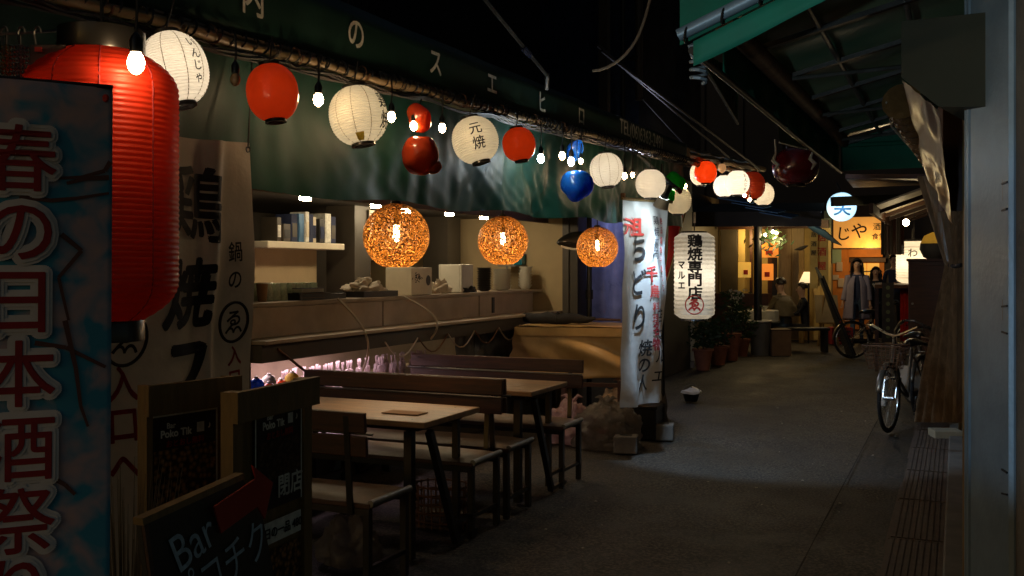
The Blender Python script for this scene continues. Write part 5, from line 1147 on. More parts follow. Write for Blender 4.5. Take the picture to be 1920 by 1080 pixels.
# ------------------------------------------------------------------ bicycles
def bicycle(loc, rz, lb):
    t = thing('bicycle', loc, lb, 'bicycle', 'bicycles by the right wall', rz)
    r_ = .30
    for x in (.52, -.52):
        ty = part('wheel', MB().tube([(x + r_ * math.cos(a), 0, r_ + .02 + r_ * math.sin(a)) for a in [k * math.pi / 18 for k in range(37)]], .018, 8, caps=False), 'rubber', t, smooth=True)
        part('rim', MB().tube([(x + (r_ - .024) * math.cos(a), 0, r_ + .02 + (r_ - .024) * math.sin(a)) for a in [k * math.pi / 18 for k in range(37)]], .010, 6, caps=False), 'chrome', ty, smooth=True)
        sp_ = MB()
        for k in range(28): a = k * 2 * math.pi / 28; sp_.bar((x, (.02 if k % 2 else -.02), r_ + .02), (x + (r_ - .03) * math.cos(a), 0, r_ + .02 + (r_ - .03) * math.sin(a)), .0022)
        part('spokes', sp_, 'chrome', ty); part('hub', MB().tube([(x, -.045, r_ + .02), (x, .045, r_ + .02)], .02, 10), 'chrome', ty)
        part('mudguard', MB().grid(lambda u, v: (x + (r_ + .032) * math.cos(.25 + u * (2.3 if x > 0 else 2.9)), (v - .5) * .05, r_ + .02 + (r_ + .032) * math.sin(.25 + u * (2.3 if x > 0 else 2.9))), 22, 2), 'bikeframe', t, smooth=True, thick=.003)
    z0 = r_ + .02
    fr = MB(); fr.tube([(.40, 0, .74), (.2, 0, .45), (-.06, 0, .29)], .017, 8); fr.tube([(.41, 0, .66), (.18, 0, .36), (-.06, 0, .27)], .013, 8); fr.tube([(-.06, 0, .27), (-.20, 0, .72)], .016, 8)
    for s_ in (.05, -.05): fr.tube([(-.06, s_, .28), (-.52, s_, z0)], .009, 6); fr.tube([(-.18, s_ * .5, .66), (-.52, s_, z0)], .008, 6)
    fr.tube([(.38, 0, .80), (.42, 0, .60)], .021, 8)
    part('frame', fr, 'bikeframe', t, smooth=True)
    fk = MB()
    for s_ in (.055, -.055): fk.tube([(.41, s_ * .6, .62), (.46, s_, .48), (.52, s_, z0)], .011, 8)
    part('fork', fk, 'chrome', t, smooth=True)
    part('handlebar', MB().tube([(.12, -.27, .93), (.24, -.27, .965), (.36, -.2, .97), (.38, -.06, .90), (.375, 0, .88), (.38, .06, .90), (.36, .2, .97), (.24, .27, .965), (.12, .27, .93)], .012, 8), 'chrome', t, smooth=True)
    for s_ in (-.27, .27): part('grip', MB().tube([(.08, s_, .92), (.2, s_, .955)], .018, 8), 'black_pl', t, smooth=True); part('brake_lever', MB().tube([(.3, s_ * .85, .95), (.2, s_ * .92, .90)], .005, 5), 'chrome', t)
    part('stem', MB().tube([(.38, 0, .78), (.37, 0, .90)], .013, 8), 'chrome', t)
    part('saddle', MB().grid(lambda u, v: (-.36 + u * .28, (v - .5) * (.19 * (1 - u) ** .7 + .045), .80 + .02 * math.sin(u * 3) - .05 * abs(v * 2 - 1) ** 2), 12, 8), 'black_pl', t, smooth=True, thick=.02)
    part('seat_post', MB().tube([(-.20, 0, .70), (-.23, 0, .80)], .012, 8), 'chrome', t)
    bk = MB()
    for i in range(7):
        z = .60 + i * .035; e = .10 + i * .006; q = [(.62 - e, -e * 1.25, z), (.62 + e, -e * 1.25, z), (.62 + e, e * 1.25, z), (.62 - e, e * 1.25, z), (.62 - e, -e * 1.25, z)]; bk.tube(q, .003 if i < 6 else .007, 5)
    for i in range(9):
        s_ = -1 + i / 4; bk.bar((.52, s_ * .12, .6), (.48, s_ * .17, .81), .004); bk.bar((.72, s_ * .12, .6), (.76, s_ * .17, .81), .004)
    for s_ in (-1, 1):
        for i in range(5): bk.bar((.54 + i * .04, s_ * .125, .6), (.5 + i * .06, s_ * .17, .81), .004)
    part('basket', bk, 'rust', t)
    hl = part('headlight', MB().lathe([(.004, -.05), (.03, -.03), (.038, .02), (.034, .025), (.002, .02)], 14, c=(.58, 0, .53), rot=Matrix.Rotation(R(90), 3, 'Y')), 'chrome', t, smooth=True)
    part('rack', MB().tube([(-.30, .06, .66), (-.72, .07, .66), (-.72, -.07, .66), (-.30, -.06, .66)], .006, 6).tube([(-.7, .06, .66), (-.54, .06, .33)], .005, 5).tube([(-.7, -.06, .66), (-.54, -.06, .33)], .005, 5), 'chrome', t)
    part('chain_guard', MB().box((-.26, .06, .29), (.44, .012, .08)), 'dsteel', t, bevel=.01)
    part('crank', MB().tube([(-.06, .08, .28), (.03, .085, .13)], .009, 6).tube([(-.06, -.08, .28), (-.15, -.085, .43)], .009, 6), 'chrome', t)
    part('pedal', MB().box((.03, .13, .13), (.09, .08, .02)), 'black_pl', t); part('pedal', MB().box((-.15, -.13, .43), (.09, .08, .02)), 'black_pl', t)
    part('kickstand', MB().tube([(-.45, .07, .3), (-.50, .15, .005)], .008, 6), 'chrome', t)
    part('reflector', MB().box((-.73, 0, .62), (.01, .05, .035)), 'dk_red_ink', t)
    return t
p = ptZ(1664, 812, 0)
b1 = bicycle((p.x + .13, p.y + .52, 0), R(-103), 'silver city bicycle parked nearest, its front wheel pointing at the camera')
q_ = ptZ(1648, 672, 0)
copy_tree(b1, loc=(q_.x + .05, q_.y, 0), rz=YAW + R(4), label='further bicycle seen side on beside the checked stall cloth')
q_ = ptZ(1716, 786, 0)
copy_tree(b1, loc=(q_.x + .06, q_.y + .75, 0), rz=R(-72), label='bicycle standing crosswise behind the nearest one, close to the curtain')
t = thing('cloth_sack', ptZ(1722, 784, 0) + Vector((0, -.1, .15)), 'greyish sack cloth draped at the crosswise bicycle', 'cloth')
part('cloth', MB().grid(lambda u, v: (-.22 + u * .44, -.05 + .03 * math.sin(u * 11 + v * 3), .36 - v * .38 * (1 - (u * 2 - 1) ** 2 * .7) + .03 * math.sin(u * 6)), 24, 14), 'cloth_w', t, smooth=True, thick=.004)
t = thing('white_skirt_guard', p + Vector((-.06, .5, .3)), 'pale plastic bag hanging at the left side of the nearest bicycle', 'bag')
part('bag', MB().lathe([(.02, .2), (.05, .12), (.07, 0), (.06, -.1), (.01, -.14)], 14, sx=.6, warp=lambda p: p * (1 + .2 * noise.noise(p * 14))), 'white', t, smooth=True)

# ------------------------------------------------------------------ things on the right in the middle distance
t = thing('wooden_cabinet', (-.35, 13.2, 0), 'tall dark brown cabinet standing in front of the pale cylinder lantern', 'cabinet')
part('body', MB().box((-.32, 13.3, .80), (.46, .5, 1.6)), 'dwood', t, world=True, bevel=.006); part('top', MB().box((-.32, 13.3, 1.615), (.5, .54, .03)), 'dwood', t, world=True); part('door', MB().box((-.32, 13.04, .82), (.42, .02, 1.45)), 'dwood', t, world=True, bevel=.004); part('handle', MB().tube([(-.5, 13.02, 1.08), (-.5, 13.0, 1.08)], .014, 8), 'steel', t, world=True)
c = pt(1714, 492, 14.6); t = thing('pale_cylinder_lantern', c, 'glowing cream cylinder lantern with black brush writing behind the dark cabinet', 'lantern')
prof = [(.25 * (1 - .35 * max(0, (abs(z) - .24) / .07) ** 2) + .004 * math.cos(i * 2), z) for i, z in enumerate([.31 - i * .62 / 50 for i in range(51)])]
part('shade', MB().lathe(prof, 28), 'paper', t, smooth=True); part('rim', MB().lathe([(.17, .31), (.18, .34), (.1, .345)], 18), 'black_pl', t); part('rim', MB().lathe([(.17, -.31), (.18, -.34), (.1, -.345)], 18), 'black_pl', t)
ya_ = math.atan2(-c.y, -c.x); m_ = MB(); column(m_, 'わびし', lambda x, y: Vector((math.cos(ya_ + x / .25) * .258, math.sin(ya_ + x / .25) * .258, y)), -.02, .14, .14, .17, bold=.01, fine=.04); part('lettering', m_, 'ink', t)
plight('lantern_glow', (0, 0, 0), (1, .78, .50), 7.5, .06, t); part('hanger', MB().tube([(0, 0, .34), (0, 0, 1.0)], .006, 5), 'wire', t)
part('neck_cord', MB().tube([(-.02, 0, .34), (-.02, 0, .5)], .01, 5), 'wire', t)
c = pt(1753, 462, 13.8); t = thing('basket_lamp', c, 'dark round basket lamp with a yellow lit top above the cabinet', 'lamp')
part('shade', MB().lathe([(.03, .2), (.14, .15), (.19, .04)], 18), mat('basket_lit', (.6, .42, .12), .6, transl=.6), t, smooth=True); part('basket', MB().lathe([(.19, .04), (.2, -.04), (.15, -.15), (.05, -.2)], 18), 'black_cl', t, smooth=True); plight('lamp', (0, 0, .05), (1, .7, .2), .7, .03, t); part('hook', MB().tube([(0, 0, .2), (0, 0, .8)], .006, 5), 'wire', t)
t = thing('red_drapery', pt(1700, 570, 14.2), 'dark red cloth hanging from a low stall front beside the cabinet', 'cloth')
A, B = pt(1688, 542, 14.2), pt(1722, 542, 14.2); C_, D_ = pt(1688, 640, 14.2), pt(1722, 640, 14.2)
part('cloth', MB().grid(lambda u, v: A.lerp(B, u).lerp(C_.lerp(D_, u), v) + Vector((0, .03 * math.sin(u * 18), 0)), 40, 6), 'redcloth', t, world=True, smooth=True, thick=.004)
t = thing('checked_cloth', pt(1664, 600, 14.0), 'black cloth strip with a column of pale dots hanging beside the red cloth', 'cloth')
A, B = pt(1654, 530, 14.0), pt(1676, 530, 14.0); part('cloth', MB().slab(A, B, B + Vector((0, 0, -.85)), A + Vector((0, 0, -.85)), .01), 'black_cl', t, world=True)
m_ = MB()
for i in range(7):
    c_ = A.lerp(B, .5) + Vector((0, -.012, -.07 - i * .115)); part('dot', MB().lathe([(.001, 0), (.03, .001)], 10, c=c_, rot=Matrix.Rotation(YAW, 3, 'Z') @ Matrix.Rotation(R(90), 3, 'X')), mat('dull_green', (.07, .09, .05), .8), t, world=True)
t = thing('stall_table', pt(1690, 545, 14.3), 'narrow counter top above the checked and red cloths', 'table'); part('top', MB().slab(pt(1640, 534, 14.0), pt(1725, 534, 14.0), pt(1725, 530, 14.8), pt(1640, 530, 14.8), -.05), 'dwood', t, world=True)
for px in (1644, 1720): p = pt(px, 540, 14.5); part('leg', MB().bar((p.x, p.y, 0), (p.x, p.y, p.z), .05), 'dwood', t, world=True)
# far awnings, ribbed pale roof lit from below
t = thing('far_right_awning', (-.9, 14, 2.3), 'low pale ribbed awning lit from below beyond the green awning', 'awning')
for i in range(5):
    y = 12.2 + i * .95; part('panel', MB().slab((-.86, y, 2.24), (.2, y, 2.62), (.2, y + .78, 2.62), (-.86, y + .78, 2.24), .02), mat('pale_sheet', (.45, .38, .26), .6, var=.3), t, world=True)
    part('rafter', MB().bar((-.9, y + .86, 2.22), (.2, y + .86, 2.60), .07, .09, up=(0, 1, 0)), 'dwood', t, world=True)
part('eave_board', MB().bar((-.9, 12.0, 2.20), (-.9, 17.3, 2.20), .05, .12), 'dwood', t, world=True)
part('lamp', MB().lathe([(.002, .05), (.04, .02), (.04, -.02), (.002, -.05)], 8, c=(-.6, 13.6, 2.1)), E['far'], t, world=True); plight('far_lamp', (.3, -.4, -.5), (1, .74, .4), 9, .04, t)
t = thing('dark_roof_strip', (-1.2, 11.4, 2.5), 'dark flat eave with a square green beam end crossing the round lit sign', 'roof')
part('beam', MB().bar(pt(1560, 378, 13), pt(1720, 372, 13), .12), 'box_dk', t, world=True); part('roof', MB().slab(pt(1585, 335, 11), pt(1790, 335, 10), pt(1790, 345, 15), pt(1600, 352, 16), .05), 'dwood', t, world=True)
for i in range(6): p = pt(1652 + i * 7, 452, 14.5); part('strip', MB().grid(lambda u, v: p + Vector((u * .06, .02 * math.sin(u * 6 + i), .55 - v * .75)), 4, 3), 'dwood' if i % 2 else 'kcol', t, world=True, thick=.006)

# ------------------------------------------------------------------ far restaurant (left) with diners
FY = 20.5
fr_ = thing('corner_restaurant', (-4.5, FY, 0), 'warmly lit open restaurant with yellow walls at the bend of the alley', 'building')
ylw = mat('yellow_wall', (.55, .40, .14), .7, var=.25, scale=2); slat = mat('grey_wood_slats', (.22, .17, .10), .7, var=.3, stretch=(9, 9, .5))
def fx(px, Y=FY): u = (px - 960) / FPX; d = Y / (CN + u * SN); return d * (-SN + u * CN)
part('back_wall', MB().box(((fx(1320) + fx(1528)) / 2, FY + 1.2, 1.25), (fx(1528) - fx(1320), .1, 2.5)), ylw, fr_, world=True)
for i, (a, b_) in enumerate(((1340, 1372), (1373, 1386), (1430, 1440), (1450, 1476), (1477, 1500), (1518, 1532), (1533, 1552))):
    part('wall_panel', MB().box(((fx(a) + fx(b_)) / 2, FY + .6 + .03 * (i % 2), 1.3), (fx(b_) - fx(a), .06, 2.5)), [ 'kcol', ylw, 'dwood', slat, slat, ylw, ylw][i], fr_, world=True, bevel=.006)
part('window_frame', MB().box((fx(1400), FY + .5, 1.55), (.06, .05, 1.9)), 'dwood', fr_, world=True)
part('window_frame', MB().box((fx(1445), FY + .5, 1.55), (.10, .05, 1.9)), 'black', fr_, world=True)
part('lintel', MB().box(((fx(1340) + fx(1550)) / 2, FY + .35, 2.42), (fx(1550) - fx(1340), .12, .16)), 'dwood', fr_, world=True)
for (px, py, w_, h_, m_) in ((1440, 469, .42, .30, 'menu'), (1436, 510, .30, .34, 'menu'), (1396, 506, .26, .32, 'menu_y')):
    c = ptY(px, py, FY + .3); part('lit_menu', MB().box(c, (w_, .04, h_)), E[m_], fr_, world=True)
    part('menu_mark', MB().box(c + Vector((.03, -.03, -.05)), (w_ * .35, .01, h_ * .3)), 'red_ink', fr_, world=True)
part('side_wall', MB().box((fx(1338) - .1, FY - 1.5, 1.5), (.12, 4.4, 3)), 'kcol', fr_, world=True)
part('counter', MB().box((fx(1385), FY + .2, .5), (1.2, .4, 1.0)), 'dwood', fr_, world=True)
plight('room_light', (0.6, .2, 2.15), (1, .68, .26), 25, .1, fr_); plight('room_light', (2.0, -.6, 2.25), (1, .68, .28), 22, .1, fr_)
ro = thing('restaurant_awning', (-4, 18.5, 2.5), 'black low awning over the restaurant tables with a blue sheet end', 'awning')
part('roof', MB().slab((fx(1300, 17.5), 17.5, 2.42), (fx(1545, 17.5), 17.5, 2.36), (fx(1545, 20.5), 20.5, 2.75), (fx(1300, 20.5), 20.5, 2.8), .08), 'kdark', ro, world=True)
part('front_board', MB().bar((fx(1290, 17.5), 17.5, 2.40), (fx(1540, 17.5), 17.5, 2.36), .05, .26), 'black', ro, world=True)
for i in range(5): a = pt(1492 + i * 9, 406 + i * 5, 17.2 - i * .1); part('blue_slat', MB().slab(a, a + Vector((.16, 0, -.06)), a + Vector((.34, .9, -.30)), a + Vector((.18, .9, -.24)), .015), 'roof_blue', ro, world=True)
for i in range(4): a = pt(1345 + i * 26, 372 + i * 9, 15.5); part('blue_slat', MB().slab(a, a + Vector((.5, 0, -.10)), a + Vector((.5, .8, -.02)), a + Vector((0, .8, .08)), .015), 'roof_blue', ro, world=True)
part('post', MB().tube([(fx(1421, 17.6), 17.6, 0), (fx(1421, 17.6), 17.6, 2.35)], .07, 12), 'black', ro, world=True, smooth=True)
cl = thing('lamp_cluster', pt(1445, 438, 17.3), 'small cluster of three bright bulbs and dried leaves under the black awning', 'lamp')
for dx, dz in ((-.09, -.02), (.04, .03), (.10, .01)): part('bulb', MB().lathe([(.003, .035), (.03, .01), (.03, -.01), (.003, -.035)], 8, c=(dx, 0, dz)), E['far'], cl, smooth=True)
part('stem', MB().tube([(0, 0, 0), (0, 0, .25)], .01, 6), 'wire', cl)
plight('bulb_light', (.1, -.15, -.08), (1, .72, .34), 26, .05, cl)
lf = MB()
for i in range(70):
    c_ = Vector((rnd.gauss(0, .16), rnd.gauss(0, .06), -.1 + rnd.gauss(0, .09))); a = rnd.uniform(0, 6.3); e_ = Vector((math.cos(a), .3, math.sin(a))) * .06; n_ = Vector((-e_.z, 0, e_.x)) * .3; lf.add([c_ - e_, c_ + n_, c_ + e_, c_ - n_], [(0, 1, 2, 3)])
part('leaves', lf, 'leaf', cl)['kind'] = 'stuff'
t = thing('round_clock', pt(1428, 452, 17.4), 'small round dark rimmed mirror hanging by the lamp cluster', 'mirror'); part('rim', MB().tube([(.06 * math.cos(a), 0, .06 * math.sin(a)) for a in [k * math.pi / 8 for k in range(17)]], .01, 6), 'dsteel', t); part('face', MB().lathe([(.001, 0), (.055, 0)], 14, rot=Matrix.Rotation(R(90), 3, 'X')), 'chrome', t)
# table lamp, weather vane post
p = pt(1516, 520, 20.0); t = thing('table_lamp', (p.x, p.y, 0), 'small cream shaded lamp glowing behind the seated woman', 'lamp')
part('shade', MB().lathe([(.09, .11), (.19, -.11)], 18, c=(0, 0, p.z)), E['lampshade'], t, smooth=True, thick=.004); part('stand', MB().tube([(0, 0, 0), (0, 0, p.z)], .02, 8), 'dsteel', t)
p = pt(1503, 470, 20.1); t = thing('bird_post', (p.x, p.y, 0), 'timber post topped by a dark bird figure behind the diners', 'post')
part('post', MB().box((0, 0, p.z / 2), (.10, .1, p.z)), 'pine', t); part('bird', MB().tube([(.13, 0, p.z + .1), (.07, 0, p.z + .08), (-.02, 0, p.z + .04), (-.14, 0, p.z + .02)], [.008, .03, .04, .008], 8), 'black_cl', t, smooth=True)
for i, (px, py, w_, h_) in enumerate(((1526, 440, .14, 1.1), (1541, 445, .22, 1.0))):
    p = pt(px, py, 18.2); t = thing('hanging_sign', p, ['narrow cream vertical sign hanging at the restaurant corner', 'second cream vertical sign with dark writing by the turquoise wall'][i], 'sign')
    part('board', MB().box((0, 0, -h_ * .4), (w_, .03, h_)), ylw, t); m_ = MB(); column(m_, '居酒屋', lambda x, y: Vector((x, -.018, y)), 0, 0, w_ * .75, w_ * 1.2, bold=.02); part('lettering', m_, 'red_ink' if i else 'ink', t)
# bins, boxes
p = ptZ(1425, 666, 0); t = thing('waste_bin', p, 'grey ribbed waste bin in front of the restaurant table', 'bin')
part('bin', MB().lathe([(.15, 0), (.19, .56), (.205, .57), (.205, .60), (.18, .6)], 20, warp=lambda p: Vector((p.x * (1 + .02 * math.cos(math.atan2(p.y, p.x) * 14)), p.y, p.z))), 'bin_', t, smooth=True); part('lid_rim', MB().tube([(.2 * math.cos(a), .2 * math.sin(a), .6) for a in [k * math.pi / 10 for k in range(21)]], .014, 6), 'white', t, smooth=True)
p = ptZ(1464, 667, 0); t = thing('wooden_crate', p, 'reddish brown wooden box beside the grey waste bin', 'box', rz=YAW); part('box', MB().box((0, .1, .22), (.34, .3, .44)), 'cardboard', t, bevel=.006); part('lid', MB().box((0, .1, .45), (.36, .32, .02)), 'dwood', t)
p = ptZ(1415, 650, 0); p = pt(1420, 580, 17.9); t = thing('restaurant_table', (p.x - .1, p.y + .3, 0), 'white topped restaurant table in front of the seated man', 'table')
part('top', MB().lathe([(.001, .75), (.42, .75), (.43, .735), (.42, .72), (.001, .72)], 24), 'white', t, smooth=True); part('leg', MB().tube([(0, 0, 0), (0, 0, .72)], .03, 8), 'dsteel', t)
part('cloth_edge', MB().grid(lambda u, v: (.43 * math.cos(u * 6.28), .43 * math.sin(u * 6.28), .73 - v * .18), 30, 2), 'white', t, smooth=True)
for i, (dx, m_, lb) in enumerate(((.05, 'terra', 'orange lit bowl on the white restaurant table'), (.2, 'white', 'small white plate on the white restaurant table'))):
    tt = thing('tableware', (p.x - .1 + dx, p.y + .15, .752), lb, 'bowl'); part('bowl', MB().lathe([(.03, 0), (.07, .07), (.075, .08), (.06, .06), (.01, .01)], 14), m_, tt, smooth=True)
p = ptZ(1510, 662, 0); t = thing('black_bench', p, 'low black bench under the two diners', 'bench', rz=YAW)
part('seat', MB().box((0, .25, .42), (.95, .35, .05)), 'black_pl', t, bevel=.006); 
for s_ in (-.42, .42): part('leg', MB().box((s_, .25, .2), (.05, .3, .4)), 'black', t)
# easel and leaning chalkboard
p = ptZ(1552, 648, 0); t = thing('easel_sign', p, 'pale board standing on a light wooden easel', 'sign', rz=YAW)
part('board', MB().box((0, .06, .72), (.45, .02, .55), Matrix.Rotation(R(-12), 3, 'X')), mat('dim_cream', (.28, .22, .13), .7), t); part('leg', MB().bar((-.2, -.04, 0), (-.04, .1, .98), .035), 'pine', t); part('leg', MB().bar((.2, -.04, 0), (.04, .1, .98), .035), 'pine', t); part('leg', MB().bar((0, .4, 0), (0, .1, .95), .03), 'pine', t); part('crossbar', MB().bar((-.17, .0, .44), (.17, .0, .44), .035), 'pine', t)
t = thing('leaning_board', ptZ(1605, 668, 0), 'long dark framed board leaning at a slant in front of the easel', 'board')
part('board', MB().slab(pt(1543, 520, 16.6), pt(1532, 500, 16.9), pt(1592, 668, 17.0), pt(1604, 668, 16.5), .04), 'chalk', t, world=True); part('edge', MB().bar(pt(1543, 517, 16.5), pt(1604, 666, 16.4), .03), 'dsteel', t, world=True)
p = ptZ(1560, 648, 0) + Vector((.1, .5, 0)); t = thing('red_crate', p, 'dark red crate standing behind the easel', 'crate', rz=YAW); part('crate', MB().box((0, 0, .17), (.42, .3, .34)), 'dk_red_ink', t, bevel=.01)
for i in range(3): part('slot', MB().box((0, -.153, .08 + i * .09), (.34, .006, .03)), 'black', t)
# far end: turquoise wall, amber sign, doorway
EY = 25.5
fe = thing('bar_front', (-2.6, EY, 0), 'pale green bar front with orange lit doorway at the end of the alley', 'building')
part('wall', MB().box(((fx(1530, EY) + fx(1700, EY)) / 2, EY + .3, 2.2), (fx(1700, EY) - fx(1530, EY) + 2.5, .1, 4.4)), mat('night_wall', (.012, .014, .022), .8), fe, world=True)
part('wall_panel', MB().box(((fx(1530, EY) + fx(1577, EY)) / 2, EY + .1, 2.3), (fx(1577, EY) - fx(1530, EY), .08, 1.3)), 'turq', fe, world=True)
part('wall_panel', MB().box(((fx(1561, EY) + fx(1591, EY)) / 2, EY + .12, 1.0), (fx(1591, EY) - fx(1561, EY), .08, 2.1)), 'orange_wall', fe, world=True)
part('wall_panel', MB().box(((fx(1540, EY) + fx(1560, EY)) / 2, EY + .10, 1.0), (fx(1560, EY) - fx(1540, EY), .08, 2.1)), 'cream', fe, world=True)
part('lintel', MB().box((fx(1622, EY), EY + .1, 1.90), (fx(1655, EY) - fx(1590, EY), .08, .2)), 'orange_wall', fe, world=True)
part('lintel', MB().box((fx(1620, EY), EY + .14, 1.73), (.98, .08, .1)), 'dwood', fe, world=True)
part('door', MB().box((fx(1620, EY), EY + .22, .85), (.9, .04, 1.66)), 'orange_wall', fe, world=True)
part('door_pane', MB().box((fx(1612, EY), EY + .19, 1.25), (.28, .02, .8)), E['menu_y'], fe, world=True); part('door_pane', MB().box((fx(1636, EY), EY + .19, 1.25), (.28, .02, .8)), E['menu_y'], fe, world=True)
for z in (1.2, 1.45): part('muntin', MB().box((fx(1622, EY), EY + .17, z), (.75, .02, .025)), 'dwood', fe, world=True)
for (px, py) in ((1574, 500), (1577, 530), (1567, 520)): c = ptY(px, py, EY + .05); part('notice', MB().box(c, (.14, .02, .22 if px > 1570 else .12)), 'paper', fe, world=True)
plight('door_light', (0.7, -.9, 1.9), (1, .6, .22), 26, .08, fe)
c = ptY(1613, 436, EY - .5); t = thing('amber_bar_sign', c, 'glowing amber sign with flowing dark brush writing above the bar door', 'sign')
part('board', MB().box((0, 0, 0), (1.22, .12, .74)), 'amber', t, bevel=.01); part('frame', MB().box((0, 0, -.385), (1.26, .14, .03)).box((-.625, 0, 0), (.03, .14, .74)), 'dwood', t)
m_ = MB(); f_ = lambda x, y: Vector((x, -.065, y)); letter(m_, 'じ', f_, -.36, -.03, .36, bold=.01, rot=-.1); letter(m_, 'や', f_, -.02, .04, .40, bold=.01, rot=.05); letter(m_, '酒', f_, .38, .13, .18, bold=.01); letter(m_, '食堂', f_, .42, -.10, .16, bold=.01); part('lettering', m_, 'ink', t)
c = pt(1578, 388, 19.5); t = thing('round_lit_sign', c, 'round white glowing sign with blue tinge and dark brush marks', 'sign', rz=YAW)
part('disc', MB().lathe([(.001, -.06), (.27, -.06), (.285, -.04), (.285, .04), (.27, .06), (.001, .06)], 30, rot=Matrix.Rotation(R(90), 3, 'X')), E['neon'], t, smooth=True)
m_ = MB(); letter(m_, '笑', lambda x, y: Vector((x, -.066, y)), .0, .0, .36, bold=.02, shear=.1); part('lettering', m_, 'roof_blue', t); part('bracket', MB().tube([(0, 0, .28), (0, .3, .5)], .02, 6), 'black', t)
plight('sign_light', (0, -.25, 0), (.6, .85, 1), 5, .2, t)
# block the far end
far = MB().box((-1, 31, 8), (40, .3, 18)); t = thing('end_building', (-1, 31, 0), 'dark unlit building closing the end of the alley', 'building'); part('wall', far, mat('night_wall', (.012, .014, .022), .8, var=.4), t, world=True)
for i in range(14): part('wall_panel', MB().box((-9 + i * 1.2, 30.8, 5.5), (1.12, .08, 7)), mat('night_wall', (.012, .014, .022), .8), t, world=True)
t = thing('left_far_building', (-6, 15, 0), 'dark shop wall between the stall and the restaurant', 'building'); part('wall', MB().box((-5.6, 14.2, 2.2), (.2, 8, 4.4)), 'kdark', t, world=True); part('cross_wall', MB().box((-4.9, 16.2, 1.6), (1.4, .15, 3.2)), mat('brown_boards', (.10, .06, .03), .7, var=.3), t, world=True)
for i in range(9): part('plank', MB().box((-5.5 + i * .16, 16.1, 1.5), (.15, .02, 2.9)), mat('brown_boards', (.10, .06, .03), .7, var=.3), t, world=True)

# air conditioner, rack, plants
c = ptZ(1278, 690, 0); t = thing('air_conditioner', c, 'beige outdoor air conditioner unit on blocks beyond the corner banner', 'air conditioner', rz=YAW + .25)
part('casing', MB().box((0, .15, .58), (.42, .34, .95)), 'acunit', t, bevel=.012); part('grille', MB().box((-.30, .02, .62), (.16, .1, .9)), 'acunit', t)
for i in range(4): part('grille_opening', MB().box((-.30, -.034, .30 + i * .22), (.12, .012, .18)), 'grate', t)
part('label', MB().box((.02, -.025, .42), (.07, .006, .3)), 'ochre', t)
for s_ in (-.12, .14): part('foot', MB().box((s_, .12, .05), (.12, .3, .1)), 'concrete', t)
PG = 'terracotta pots by the air conditioner'
for (px, py, r_, h_, lb, lf_) in ((1318, 694, .15, .32, 'tapered terracotta pot closest to the air conditioner', .55), (1346, 684, .17, .3, 'dark terracotta pot with a low shrub second from the air conditioner', .6), (1372, 676, .15, .45, 'tall dark pot with a thin plant by the restaurant', .95), (1392, 668, .13, .3, 'potted plant with orange leaves near the waste bin', .8)):
    p = ptZ(px, py, 0); t = thing('potted_plant', p, lb, 'plant', PG)
    part('pot', MB().lathe([(r_ * .62, 0), (r_ * .95, h_ * .9), (r_ * 1.08, h_ * .9), (r_ * 1.08, h_), (r_ * .9, h_ * .97)], 16), 'terra', t, smooth=True)
    part('stem', MB().tube([(0, 0, h_ * .8), (.02, 0, h_ + lf_ * .6)], .012, 6), 'dwood', t)
    lf = MB()
    for i in range(260):
        c_ = Vector((rnd.gauss(0, .11), rnd.gauss(0, .09), h_ + lf_ * .72 * rnd.uniform(.05, 1))); a = rnd.uniform(0, 6.3); e_ = Vector((math.cos(a), rnd.uniform(-.5, .5), math.sin(a) * .7)) * rnd.uniform(.03, .055); n_ = e_.cross(Vector((rnd.uniform(-1, 1), 1, rnd.uniform(-1, 1)))) * .35; lf.add([c_ - e_, c_ + n_, c_ + e_, c_ - n_], [(0, 1, 2, 3)])
    part('foliage', lf, 'leaf', t)['kind'] = 'stuff'
t = thing('side_table', pt(1380, 580, 17), 'small wooden side table with a glass vase beside the restaurant', 'table'); p = ptZ(1380, 662, 0)
part('top', MB().box((p.x, p.y, .72), (.42, .3, .03)), 'pine', t, world=True)
for s_ in (-.17, .17): part('leg', MB().bar((p.x + s_, p.y, 0), (p.x + s_, p.y, .7), .03), 'pine', t, world=True)
tt = thing('vase', (p.x, p.y, .736), 'clear vase with white spray on the small side table', 'vase'); part('vase', MB().lathe([(.05, 0), (.06, .1), (.03, .2), (.04, .24)], 14), 'glassy', tt, smooth=True)
lf = MB()
for i in range(60): c_ = Vector((rnd.gauss(0, .07), rnd.gauss(0, .05), .3 + rnd.gauss(0, .07))); lf.box(c_, (.03, .008, .03), rnd.uniform(0, 3))
part('spray', lf, 'dish', tt)['kind'] = 'stuff'

# ------------------------------------------------------------------ people
def skin_mesh(joints, edges, name, root=0):
    me = bpy.data.meshes.new(name); me.from_pydata([j[0] for j in joints], edges, []); ob = bpy.data.objects.new(name, me); col.objects.link(ob)
    md = ob.modifiers.new('s', 'SKIN'); md.use_smooth_shade = True
    sv = me.skin_vertices[0].data if me.skin_vertices else None
    if sv is None:
        bm = bmesh.new(); bm.from_mesh(me); bm.verts.layers.skin.verify(); bm.to_mesh(me); bm.free(); sv = me.skin_vertices[0].data
    for i, j in enumerate(joints): sv[i].radius = (j[1], j[2] if len(j) > 2 else j[1]); sv[i].use_root = (i == root)
    ob.modifiers.new('u', 'SUBSURF').levels = 1
    dg = bpy.context.evaluated_depsgraph_get(); e = ob.evaluated_get(dg); m2 = bpy.data.meshes.new_from_object(e)
    bpy.data.objects.remove(ob); bpy.data.meshes.remove(me); return m2
